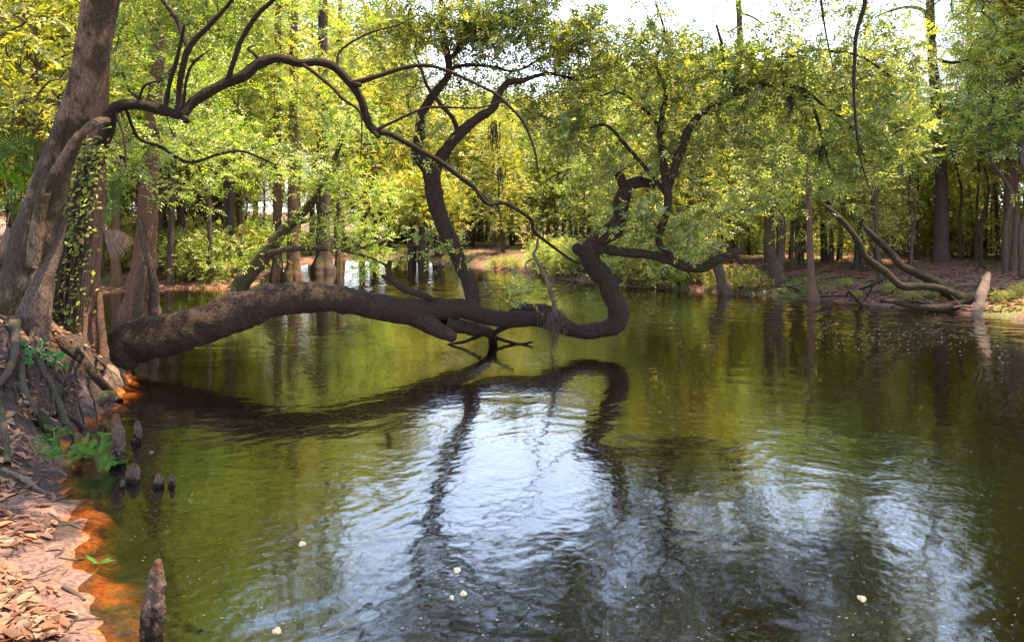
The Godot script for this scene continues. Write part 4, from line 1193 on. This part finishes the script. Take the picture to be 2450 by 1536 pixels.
func woods() -> void:
	var tall := []
	var small := []
	var bush := []
	for i in 3:
		tall.append(proto_tree("tall", 15.0, 2.2, 2.9, 0.17, 150, 15, 0.15, 0.07, GREEN, M.leaf_green, M.far_bark, 7, 1.4))
	for i in 2:
		tall.append(proto_tree("tall", 15.0, 2.6, 2.4, 0.18, 150, 13, 0.16, 0.045, FEATHER, M.leaf_yellow, M.cypress, 9, 1.8))
	for i in 3:
		small.append(proto_tree("small", 6.0, 0.9, 1.9, 0.09, 90, 13, 0.12, 0.055, GREEN, M.leaf_yellow, M.far_bark, 7, 1.3))
	for i in 3:
		bush.append(proto_shrub("bush", 1.5, 0.9, 46, 9, 0.09, 0.042, GREEN, M.leaf_yellow))
	# left woods, thick and tall
	var spots := []
	for i in 78:
		spots.append([rng.randf_range(-300, 900), rng.randf_range(23.5, 56.0), 0])
	for i in 70:   # beyond the river's bend: low
		spots.append([rng.randf_range(840, 1520), rng.randf_range(36.0, 75.0), 1])
	for i in 95:   # right bank: low woods
		spots.append([rng.randf_range(1380, 2340), rng.randf_range(20.5, 52.0), 1])
	for i in 30:   # right edge: tall
		spots.append([rng.randf_range(2300, 3000), rng.randf_range(18.0, 38.0), 2])
	for i in 22:   # left bank's near woods, mostly above and beside the frame
		spots.append([rng.randf_range(-900, 130), rng.randf_range(12.0, 24.0), 3])
	for i in 9:
		spots.append([rng.randf_range(820, 985), rng.randf_range(42.0, 58.0), 0])
	for s in spots:
		if absf(s[0] - 2250.0) < 150.0 and s[1] < 23.0: continue
		var p := P(s[0], YH, s[1])
		if shore_distance(p.x, p.z) < 0.5: continue
		p.y = ground_at(p.x, p.z) - 0.05
		var turn := rng.randf() * TAU
		if s[2] == 1:
			var row := 240.0
			if s[0] > 1400.0: row = 175.0
			if s[0] > 2115.0: row = 310.0
			if s[0] < 1000.0: row = 235.0
			var h: float = clampf((2.0 + (YH - row) * s[1] / F) / 6.0, 0.6, 3.2) * rng.randf_range(0.62, 1.02)
			var gr := rng.randf() < 0.4
			put(small[rng.randi() % 3], "small_tree", p, turn, Vector3.ONE * h, where_label("bushy tree", gr, s[0], s[1], 20.0, 52.0), "tree", "low woods on the far bank", M.leaf_green if gr else null)
		elif s[2] == 2:
			put(tall[3 + rng.randi() % 2], "feathery_cypress", p, turn, Vector3.ONE * rng.randf_range(0.75, 1.1), where_label("feathery tall cypress", false, s[0], s[1], 18.0, 38.0), "tree", "feathery cypresses at the right edge")
		else:
			var k := rng.randi() % 5
			var ye := rng.randf() < 0.35
			put(tall[k], "tall_tree", p, turn, Vector3.ONE * rng.randf_range(0.75, 1.1), where_label("tall leafy tree", not ye, s[0], s[1], 12.0, 56.0), "tree", "tall woods on the left bank", M.leaf_yellow if ye else null)
	var thin := []
	for i in 3: thin.append(proto_tree("thin", 9.0, 3.6, 1.5, 0.085, 34, 11, 0.12, 0.05, GREEN, M.leaf_green, M.pine if i == 0 else M.far_bark, 7, 1.3))
	for i in 76:
		var px := rng.randf_range(1690, 2470) if i < 40 else rng.randf_range(235, 880)
		var d := rng.randf_range(18.0, 30.0) if i < 40 else rng.randf_range(22.5, 38.0)
		var p := P(px, YH, d)
		if shore_distance(p.x, p.z) < (1.2 if i < 40 else 0.6) or absf(px - 2253.0) < 45.0: continue
		p.y = ground_at(p.x, p.z)
		var k := rng.randf_range(0.6, 0.85) * (1.0 if i < 40 else 1.5)
		put(thin[i % 3], "slender_tree", p, rng.randf() * TAU, Vector3(rng.randf_range(0.55, 1.1), 1.0, rng.randf_range(0.55, 1.1)) * k, where_label("slender bare-stemmed tree", i % 2 == 0, px, d, 18.0, 38.0), "tree", "slender trees on the far banks")
	for a in thin: a.free()
	# thin bare trunks standing out on the right bank
	for s in [[1893, 604, 5, 25.0], [1917, 606, 4, 26.0], [1974, 622, 8, 23.5], [1990, 624, 6, 23.0], [2100, 628, 9, 21.5], [2180, 672, 3, 18.8], [2349, 630, 4, 21.0], [2300, 625, 4, 22.0], [2407, 676, 6, 18.6], [2432, 645, 5, 20.5], [2446, 660, 7, 18.0], [2330, 622, 3, 24.0]]:
		var d: float = s[3]
		var q := P(s[0], YH, d)
		q.y = ground_at(q.x, q.z)
		var o := thing("thin_tree", q, where_label("thin bare-trunked tree", s[2] > 5, s[0], d, 18.0, 26.0), "tree", "thin trunks on the right bank")
		var b := Buf.new()
		var pts := [q + Vector3(0, -0.2, 0)]
		var rad := [s[2] * d / F * 1.3]
		for k in 5:
			pts.append(q + Vector3(rng.randfn() * 0.06 * k, 0.9 * (k + 0.4), rng.randfn() * 0.05 * k))
			rad.append(s[2] * d / F * (1.0 - 0.13 * k))
		var wood := tube(b, pts, rad, 9, 0.2, 0.1, 3.0)
		part(o, "trunk", b, M.far_bark)
		bushy(o, wood.slice(int(wood.size() * 0.6)), pts[5], 0.8, 1.0, 14)
	# understory along both banks
	for i in 190:
		var px: float
		var d: float
		if i < 70:
			px = rng.randf_range(230, 900)
			d = rng.randf_range(23.0, 42.0)
		else:
			px = rng.randf_range(1150, 2500)
			d = rng.randf_range(17.0, 34.0)
		var p := P(px, YH, d)
		var s := shore_distance(p.x, p.z)
		if s < (0.9 if i < 70 else 6.5): continue
		p.y = ground_at(p.x, p.z)
		put(bush[i % 3], "shrub", p, rng.randf() * TAU, Vector3.ONE * rng.randf_range(0.6, 1.7), where_label("undergrowth shrub", i % 2 == 0, px, d, 17.0, 42.0), "shrub", "undergrowth shrubs on the far banks", M.leaf_green if i % 2 == 0 else null)
	for i in 60:   # bushes overhanging the water along the far bend
		var px := rng.randf_range(1290, 1640)
		var d := 18.0
		while d < 48.0:
			var t := P(px, YH, d)
			if shore_distance(t.x, t.z) > 0.1: break
			d += 0.2
		var p := P(px, YH, d + rng.randf() * 2.5)
		if shore_distance(p.x, p.z) < 0.0: continue
		p.y = ground_at(p.x, p.z) - 0.02
		put(bush[i % 3], "waterside_shrub", p, rng.randf() * TAU, Vector3.ONE * rng.randf_range(0.35, 0.9), where_label("overhanging waterside shrub", i % 2 == 0, px, d, 18.0, 48.0), "shrub", "shrubs overhanging the far water", M.leaf_green if i % 2 == 0 else null)
	for i in 46:   # low green tufts on the waterline
		var k := rng.randf()
		var px := rng.randf_range(1430, 1800) if i < 22 else (rng.randf_range(940, 1450) if i < 34 else rng.randf_range(1800, 2450))
		var d := 16.0
		while d < 44.0:
			var t := P(px, YH, d)
			if shore_distance(t.x, t.z) > 0.05: break
			d += 0.15
		var p := P(px, YH, d + k * 0.8)
		if shore_distance(p.x, p.z) < 0.0: continue
		p.y = ground_at(p.x, p.z) - 0.02
		put(bush[i % 3], "waterside_plant", p, rng.randf() * TAU, Vector3.ONE * rng.randf_range(0.15, 0.42 if i < 34 else 0.24), where_label("low waterline plant", i % 2 == 0, px, d, 16.0, 40.0), "plant", "low plants on the far waterline")
	for a in tall + small + bush: a.free()

# ---------------------------------------------------------------- the near bank
func knee(px: float, top: float, bottom: float, r: float, label: String, lean := 0.0) -> void:
	var at := W(px, bottom)
	var d := -at.z
	var o := thing("cypress_knee", at, label, "cypress knee", "cypress knees in the shallows")
	var b := Buf.new()
	var h := bottom - top
	ptube(b, [[px, bottom + h * 0.35, d, r * 1.15], [px, bottom, d, r], [px + lean * 0.3, bottom - h * 0.3, d, r * 0.93], [px + lean * 0.5 + r * 0.12, bottom - h * 0.55, d, r * 0.84], [px + lean * 0.95 - r * 0.08, bottom - h * 0.8, d, r * 0.62], [px + lean, top + r * 0.3, d, r * 0.38]], 26, 0.015, 0.34, 7.0, 0.42, 6.0, 0.45, 0.0, 0.2, 1.2)
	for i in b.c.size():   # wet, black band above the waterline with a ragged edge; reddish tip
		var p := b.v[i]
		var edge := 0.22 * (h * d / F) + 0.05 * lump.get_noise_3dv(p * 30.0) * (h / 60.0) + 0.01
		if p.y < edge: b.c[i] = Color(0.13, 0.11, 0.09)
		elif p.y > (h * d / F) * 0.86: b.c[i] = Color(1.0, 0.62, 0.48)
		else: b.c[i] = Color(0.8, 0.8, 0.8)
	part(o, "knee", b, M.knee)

func gtube(b: Buf, rows: Array, sides: int, step: float, lumpy := 0.15, freq := 5.0, moss := 0.0, lift := 0.7) -> void:
	# roots and sticks that lie on the ground: rows of [px, py, radius px]
	var pts := []
	var rad := []
	for a in rows:
		var p := G(a[0], a[1])
		var r: float = a[2] * -p.z / F
		pts.append(p + Vector3(0, r * lift, 0))
		rad.append(r)
	tube(b, pts, rad, sides, step, lumpy, freq, 0.0, 6, 0.6, moss, 0.3)

func near_bank() -> void:
	knee(281, 988, 1107, 17, "tall mossy brown cypress knee beside the green cypress sprig", -4)
	knee(326, 1006, 1058, 10, "second cypress knee, slim, right of the tall mossy one", 2)
	knee(317, 1108, 1152, 14, "squat cypress knee with a pinkish tip below the tall mossy one", 2)
	knee(292, 1147, 1166, 5, "tiny pink-tipped cypress knee at the edge of the orange shallows", 0)
	knee(378, 1130, 1164, 9, "small cypress knee, left one of a pair in open water", 1)
	knee(410, 1130, 1162, 7, "small cypress knee, right one of a pair in open water", 1)
	knee(366, 1337, 1512, 23, "largest weathered grey cypress knee at the bottom of the picture", 10)

	# roots spilling down the bank
	var roots := [
		["thick mossy root running down to the water below the tan cypress", [[140, 815, 8], [152, 835, 12], [195, 871, 12], [225, 908, 11], [262, 944, 10], [285, 968, 8]], 0.12, "oak"],
		["thin pale root snaking over the thick mossy root", [[178, 832, 3], [205, 868, 3.5], [222, 880, 3], [250, 890, 3.5], [262, 905, 3]], 0.0, "pale"],
		["long smooth root curving down the bank right of the seedling", [[73, 798, 5], [76, 838, 6], [100, 886, 7], [122, 929, 7], [143, 981, 8], [155, 1017, 9], [176, 1052, 7]], 0.06, "smooth"],
		["kinked grey root dropping down the bank left of the long smooth one", [[49, 847, 8], [49, 892, 8], [55, 938, 8], [73, 978, 8], [94, 1017, 8]], 0.05, "smooth"],
		["brown root bending to the left edge under the leaning grey tree", [[30, 777, 15], [36, 822, 10], [27, 877, 9], [4, 914, 9], [-20, 935, 8]], 0.1, "smooth"],
		["upright mossy root at the picture's left edge", [[-2, 978, 8], [6, 1029, 9], [12, 1085, 10], [14, 1120, 9]], 0.2, "smooth"],
		["short dark root reaching the water above the green sprig", [[155, 999, 5], [182, 1014, 5], [200, 1034, 5], [213, 1046, 4]], 0.0, "oak"],
		["pale root forking across the mud at the left edge", [[3, 1127, 6], [39, 1143, 6], [67, 1159, 7], [96, 1179, 5], [138, 1187, 3]], 0.0, "pale"],
		["mossy buried root between the long smooth root and the sprig", [[90, 1000, 12], [112, 1030, 14], [128, 1062, 12], [140, 1085, 6]], 0.25, "oak"],
	]
	for r in roots:
		var b := Buf.new()
		gtube(b, r[1], 12, 0.03, 0.14, 6.0, r[2])
		solo("root", b, M[r[3]], r[0], "root", "exposed roots on the near bank")
	var owner: Node3D = get_node("leaning_grey_tree")   # the tangle of thinner roots belongs to the leaning tree
	for k in 22:
		var x := rng.randf_range(5, 235)
		var y := 775.0 + rng.randf() * 150.0
		var rr := rng.randf_range(2.2, 5.0)
		var rows := []
		for j in rng.randi_range(3, 6):
			rows.append([x, y, rr * (1.0 - 0.12 * j)])
			x += rng.randfn() * 11.0 + 4.0
			y += rng.randf_range(18, 34)
		var b := Buf.new()
		gtube(b, rows, 7, 0.03, 0.2, 8.0, 0.05, 0.4)
		part(owner, "root", b, M.oak if k % 3 else M.smooth)
	var kb := Buf.new()
	ptube(kb, [[238, 885, 9.1, 16], [255, 895, 9.0, 22], [268, 915, 8.9, 22], [268, 945, 8.85, 14]], 18, 0.04, 0.2, 4.0, 0.0, 6, 0.6, 0.1, 0.4, 0.6)
	solo("root", kb, M.pale, "rounded pale root butt under the oak trunk's foot", "root", "exposed roots on the near bank")
	kb = Buf.new()
	ptube(kb, [[196, 1010, 7.6, 7], [214, 975, 7.75, 13], [236, 955, 7.9, 14], [262, 948, 8.0, 12], [276, 960, 8.0, 8]], 16, 0.04, 0.25, 5.0, 0.0, 6, 0.6, 0.1, 0.4)
	solo("root", kb, M.smooth, "gnarled looped root at the water's edge left of the tall knee", "root", "exposed roots on the near bank")

	# sticks in the shallows
	var sticks := [
		["thin dark stick lying across the sand, second above the small floating plant", [[112, 1207, 3], [140, 1196, 4], [174, 1187, 3]]],
		["crooked dark twig from the mud into the orange shallows", [[135, 1259, 2], [161, 1256, 3], [180, 1262, 4], [196, 1270, 3]]],
		["straight dark stick beside the small floating plant", [[138, 1336, 2.5], [175, 1342, 3], [200, 1341, 2.5]]],
		["short stout dark branch end at the waterline near the bottom", [[148, 1408, 6], [172, 1420, 6], [200, 1440, 4]]],
		["long black stick poking into the water near the picture's bottom", [[161, 1489, 3], [205, 1484, 3.5], [240, 1482, 3]]],
	]
	for s in sticks:
		var b := Buf.new()
		gtube(b, s[1], 7, 0.02, 0.15, 8.0)
		solo("stick", b, M.twig, s[0], "stick", "sticks on the near bank")

	# maple-like seedling
	var at := G(95, 860)
	var o := thing("seedling", at, "bright green lobed-leaf seedling among the roots on the near bank", "plant")
	var sb := Buf.new()
	var spots := [[62, 822], [70, 838], [88, 832], [95, 845], [115, 830], [100, 815], [118, 845], [128, 860], [140, 852], [150, 875], [72, 862], [92, 862], [122, 868], [80, 880], [108, 850], [60, 845]]
	for s in spots:
		var q := P(s[0], s[1], -at.z - 0.25 + rng.randf_range(0, 0.2))
		twig(sb, at, q, 0.004, 0.002, 0.06)
	part(o, "stem", sb, M.plant)
	for s in spots:
		var q := P(s[0], s[1], -at.z - 0.25 + rng.randf_range(0, 0.2))
		var lb := Buf.new()
		var nn := (Vector3(0, 0.8, 0.5) + rv() * 0.35).normalized()
		var dir := (Vector3(s[0] - 95, 0, 0) * 0.02 + rv() * 0.6 + Vector3(0, -0.1, 0.3))
		dir = (dir - nn * dir.dot(nn)).normalized()
		for k in 5:
			var a := (k - 2) * 0.85
			leaf(lb, q, dir.rotated(nn, a), nn, 0.075 - 0.011 * absf(k - 2.0), 0.045, Color(0.05, 0.16, 0.035) * rng.randf_range(0.85, 1.3))
		part(o, "leaf", lb, M.plant)

	# feathery cypress sprig over the water's edge
	at = G(70, 1085)
	o = thing("cypress_sprig", at, "fine feathery green sprig reaching over the orange shallows to the tall knee", "plant")
	sb = Buf.new()
	var fb := Buf.new()
	var d0 := -at.z
	for a in [[[70, 1085, d0, 2.5], [140, 1086, d0 + 0.05, 2.2], [205, 1080, d0 + 0.1, 1.8], [245, 1060, d0 + 0.15, 1.4], [268, 1040, d0 + 0.2, 1]], [[150, 1085, d0 + 0.05, 1.8], [190, 1066, d0 + 0.1, 1.5], [240, 1064, d0 + 0.15, 1]], [[190, 1082, d0 + 0.1, 1.4], [225, 1092, d0 + 0.05, 1.2], [262, 1105, d0 + 0.0, 0.8]], [[110, 1085, d0, 1.4], [130, 1062, d0 + 0.1, 1.2], [128, 1030, d0 + 0.15, 0.8]]]:
		var path := ptube(sb, a, 5, 0.04)
		for i in range(2, path.size()):
			for j in 3:
				var q := path[i] + rv() * 0.015
				var dir := (rv() * 0.7 + Vector3(0.25, 0.1, 0)).normalized()
				for k in 9:
					for sgn in [-1, 1]:
						var t := (k + 1) / 9.0
						var side := dir.cross(Vector3(0, 0.6, 0.8)).normalized()
						leaf(fb, q + dir * t * 0.11, (side * sgn + dir * 0.5).normalized(), Vector3(0, 0.6, 0.8), 0.022, 0.006, Color(0.13, 0.24, 0.04))
	part(o, "stem", sb, M.pale)
	part(o, "leaves", fb, M.plant)
	# small tuft floating by the sand
	at = W(236, 1352)
	o = thing("water_plant", at, "small strappy green plant standing in the orange shallows", "plant")
	for k in 7:
		var lb := Buf.new()
		var a := -0.5 + k * 0.55
		leaf(lb, at + Vector3(0, 0.01, 0), Vector3(cos(a) * 0.9, 0.25 + 0.5 * rng.randf(), sin(a) * 0.6).normalized(), Vector3(0, 0.8, 0.6), rng.randf_range(0.06, 0.12), 0.016, Color(0.08, 0.22, 0.04))
		part(o, "leaf", lb, M.plant)
	# leaves at the left edge on top of the bank
	at = G(10, 700)
	o = thing("bank_plant", at, "strappy sunlit leaves at the left edge above the roots", "plant")
	for k in 10:
		var lb := Buf.new()
		var q := P(4 + rng.randfn() * 10, 690 + rng.randfn() * 18, -at.z - 0.1)
		leaf(lb, q, Vector3(rng.randf_range(-0.3, 1), rng.randf_range(-0.3, 0.6), 0.3).normalized(), Vector3(0, 0.7, 0.7), 0.14, 0.025, Color(0.12, 0.2, 0.05))
		part(o, "leaf", lb, M.plant)

	# white foam patches adrift
	var blobs := [[1093, 1365, 13, 9, "round white foam patch drifting upper of three near the bottom centre"], [1108, 1421, 11, 9, "white foam patch below the round one near the bottom centre"], [1081, 1431, 7, 5, "smallest foam patch of the bottom centre three"], [662, 1510, 16, 8, "white foam patch at the bottom edge left of centre"], [2064, 1433, 15, 8, "white foam patch in the dark water at bottom right"], [361, 1083, 6, 3, "tiny foam fleck right of the slim cypress knee"], [722, 1302, 12, 9, "pale foam patch in dark water left of the bright sky reflection"]]
	for f in blobs:
		var p := W(f[0], f[1])
		var d := -p.z
		var b := Buf.new()
		var rx: float = f[2] * 0.66 * d / F
		b.v.append(p + Vector3(0, 0.012, 0)); b.n.append(Vector3.UP); b.c.append(Color.WHITE); b.uv.append(Vector2.ZERO)
		var ph := rng.randf() * 9.0
		for ring in 3:
			for k in 20:
				var a := TAU * k / 20
				var rr: float = rx * (1.0 + 0.2 * sin(a * 3 + ph) + 0.16 * sin(a * 7 + ph * 2) + 0.1 * rng.randfn()) * [0.45, 0.8, 1.0][ring]
				b.v.append(p + Vector3(cos(a) * rr, [0.012, 0.008, -0.006][ring] + 0.003 * rng.randf(), sin(a) * rr * 1.1))
				b.n.append((Vector3.UP + Vector3(cos(a), 0, sin(a)) * [0.1, 0.4, 0.9][ring] + rv() * 0.2).normalized())
				b.c.append(Color.WHITE)
				b.uv.append(Vector2.ZERO)
		for k in 20:
			var j := (k + 1) % 20
			b.ix.append_array(PackedInt32Array([0, 1 + k, 1 + j]))
			for ring in 2:
				var q := 1 + ring * 20
				b.ix.append_array(PackedInt32Array([q + k, q + 20 + k, q + j, q + j, q + 20 + k, q + 20 + j]))
		solo("foam_patch", b, M.foam, f[4], "foam", "foam patches on the river")

	# small flecks of foam carried by the current
	var fleck := SphereMesh.new()
	fleck.radius = 0.5
	fleck.height = 0.5
	fleck.radial_segments = 6
	fleck.rings = 3
	fleck.material = M.foam
	var spots2 := []
	for i in 2100:
		var p: Vector3
		if i < 600: p = W(rng.randf_range(1950, 2480), 790 + rng.randfn() * 24 + (0 if i % 2 else 14))
		elif i < 1200: p = W(rng.randf_range(950, 1600), 695 + rng.randfn() * 26)
		elif i < 1400: p = W(rng.randf_range(1500, 2300), 745 + rng.randfn() * 16)
		else: p = W(rng.randf_range(320, 2450), rng.randf_range(820, 1530))
		if p.z > -40.0 and shore_distance(p.x, p.z) < -0.1: spots2.append(p)
	var mm := MultiMesh.new()
	mm.transform_format = MultiMesh.TRANSFORM_3D
	mm.mesh = fleck
	mm.instance_count = spots2.size()
	for i in spots2.size():
		var p: Vector3 = spots2[i]
		var s := rng.randf_range(0.003, 0.009) * (0.8 if p.z > -11.0 else 1.7)
		mm.set_instance_transform(i, Transform3D(Basis.IDENTITY.scaled(Vector3(s * rng.randf_range(1.0, 3.0), s * 0.6, s)), p + Vector3(0, 0.002, 0)))
	var mi := MultiMeshInstance3D.new()
	mi.name = "foam_flecks"
	mi.multimesh = mm
	tag(mi, "scattered white foam flecks riding the current across the dark river", "foam", "", "stuff")
	add_child(mi)
	litter()

func dead_leaf(k: int) -> Buf:
	# a curled dry leaf lying along x
	var b := Buf.new()
	var tone := [Color(0.216, 0.097, 0.049), Color(0.274, 0.137, 0.076), Color(0.122, 0.058, 0.030), Color(0.288, 0.173, 0.104), Color(0.238, 0.083, 0.036)][k % 5] as Color
	var n := 6
	for i in n + 1:
		var t := float(i) / n
		var w := 0.5 * sin(PI * pow(t, 0.85)) * (0.36 + 0.06 * (k % 3))
		var y := 0.10 * sin(PI * t) * (1.0 if k % 2 else -0.3) + 0.05 * (k % 4) * t * t
		for s in [-1.0, 0.0, 1.0]:
			b.v.append(Vector3(t - 0.5, y + absf(s) * w * (0.25 + 0.15 * (k % 3)), s * w))
			b.n.append(Vector3(0, 1, -0.35 * s).normalized())
			b.c.append(tone * (1.0 if s != 0.0 else 0.85))
			b.uv.append(Vector2.ZERO)
	for i in n:
		for j in 2:
			var q := i * 3 + j
			b.ix.append_array(PackedInt32Array([q, q + 3, q + 1, q + 1, q + 3, q + 4]))
	return b

func litter() -> void:
	var kinds := []
	for k in 10: kinds.append(dead_leaf(k).mesh(M.dead))
	var ground: Node3D = get_node("ground")
	# the largest, nearest leaves one by one, as pieces of the ground
	var n := 0
	var rest := []
	for i in 3600:
		var px := rng.randf_range(-40, 215)
		var py := 1536.0 - 560.0 * pow(rng.randf(), 1.25)
		var p := G(px, py)
		var s := shore_distance(p.x, p.z)
		if s < 0.12 or rng.randf() > smoothstep(0.05, 0.75, s) * 0.9 + 0.02: continue
		if lump.get_noise_2d(p.x * 1.7, p.z * 1.7) < -0.45: continue
		var e := 0.05
		var nn := Vector3(mesh_ground(p.x - e, p.z) - mesh_ground(p.x + e, p.z), 2 * e, mesh_ground(p.x, p.z - e) - mesh_ground(p.x, p.z + e)).normalized()
		var len := 0.05 + 0.085 * pow(rng.randf(), 1.4)
		var basis := Basis(Quaternion(Vector3.UP, (nn + rv() * 0.16).normalized())) * Basis(Vector3.UP, rng.randf() * TAU)
		var t := Transform3D(basis.scaled(Vector3.ONE * len), Vector3(p.x, mesh_ground(p.x, p.z) + 0.006 + 0.006 * rng.randf(), p.z))
		if n < 300 and py > 1080:
			var m := MeshInstance3D.new()
			m.mesh = kinds[rng.randi() % 10]
			m.name = "leaf"
			ground.add_child(m, true)
			m.transform = t
			n += 1
		else:
			rest.append(t)
	for i in 5200:   # leaf litter on the slopes of the far banks and the upper near bank
		var px: float
		var py: float
		if i < 900:
			px = rng.randf_range(-30, 300); py = rng.randf_range(760, 1060)
		elif i < 4200:
			px = rng.randf_range(1650, 2450); py = rng.randf_range(610, 745)
		else:
			px = rng.randf_range(240, 640); py = rng.randf_range(610, 695)
		var p := G(px, py)
		if shore_distance(p.x, p.z) < 0.15 or p.z < -50.0: continue
		if i < 900 and lump.get_noise_2d(p.x * 2.5, p.z * 2.5) < 0.05: continue
		var len := rng.randf_range(0.06, 0.11) * (1.0 if i < 900 else 1.7)
		rest.append(Transform3D(Basis(Quaternion(Vector3.UP, (Vector3.UP + rv() * 0.25).normalized())) * Basis(Vector3.UP, rng.randf() * TAU).scaled(Vector3.ONE * len), Vector3(p.x, mesh_ground(p.x, p.z) + 0.015, p.z)))
	var tw := Buf.new()   # broken twigs and needles lying in the litter
	for k in 150:
		var p := G(rng.randf_range(-20, 190), rng.randf_range(1000, 1536))
		if shore_distance(p.x, p.z) < 0.1: continue
		var a := rng.randf() * TAU
		var L := rng.randf_range(0.04, 0.22)
		var q := p + Vector3(cos(a) * L, 0, sin(a) * L)
		p.y = mesh_ground(p.x, p.z) + 0.008
		q.y = mesh_ground(q.x, q.z) + 0.008 + 0.02 * rng.randf()
		tube(tw, [p, p.lerp(q, 0.5) + rv() * 0.008, q], [0.003, 0.0035, 0.0015], 4, 0.05)
	var ti := MeshInstance3D.new()
	ti.mesh = tw.mesh(M.pale)
	ti.name = "twig_litter"
	ti.set_meta("kind", "stuff")
	ground.add_child(ti, true)
	for k in 3:
		var mm := MultiMesh.new()
		mm.transform_format = MultiMesh.TRANSFORM_3D
		mm.mesh = kinds[k * 3]
		var mine := []
		for i in rest.size():
			if i % 3 == k: mine.append(rest[i])
		mm.instance_count = mine.size()
		for i in mine.size(): mm.set_instance_transform(i, mine[i])
		var mi := MultiMeshInstance3D.new()
		mi.name = "leaf_litter"
		mi.multimesh = mm
		mi.set_meta("kind", "stuff")
		ground.add_child(mi, true)
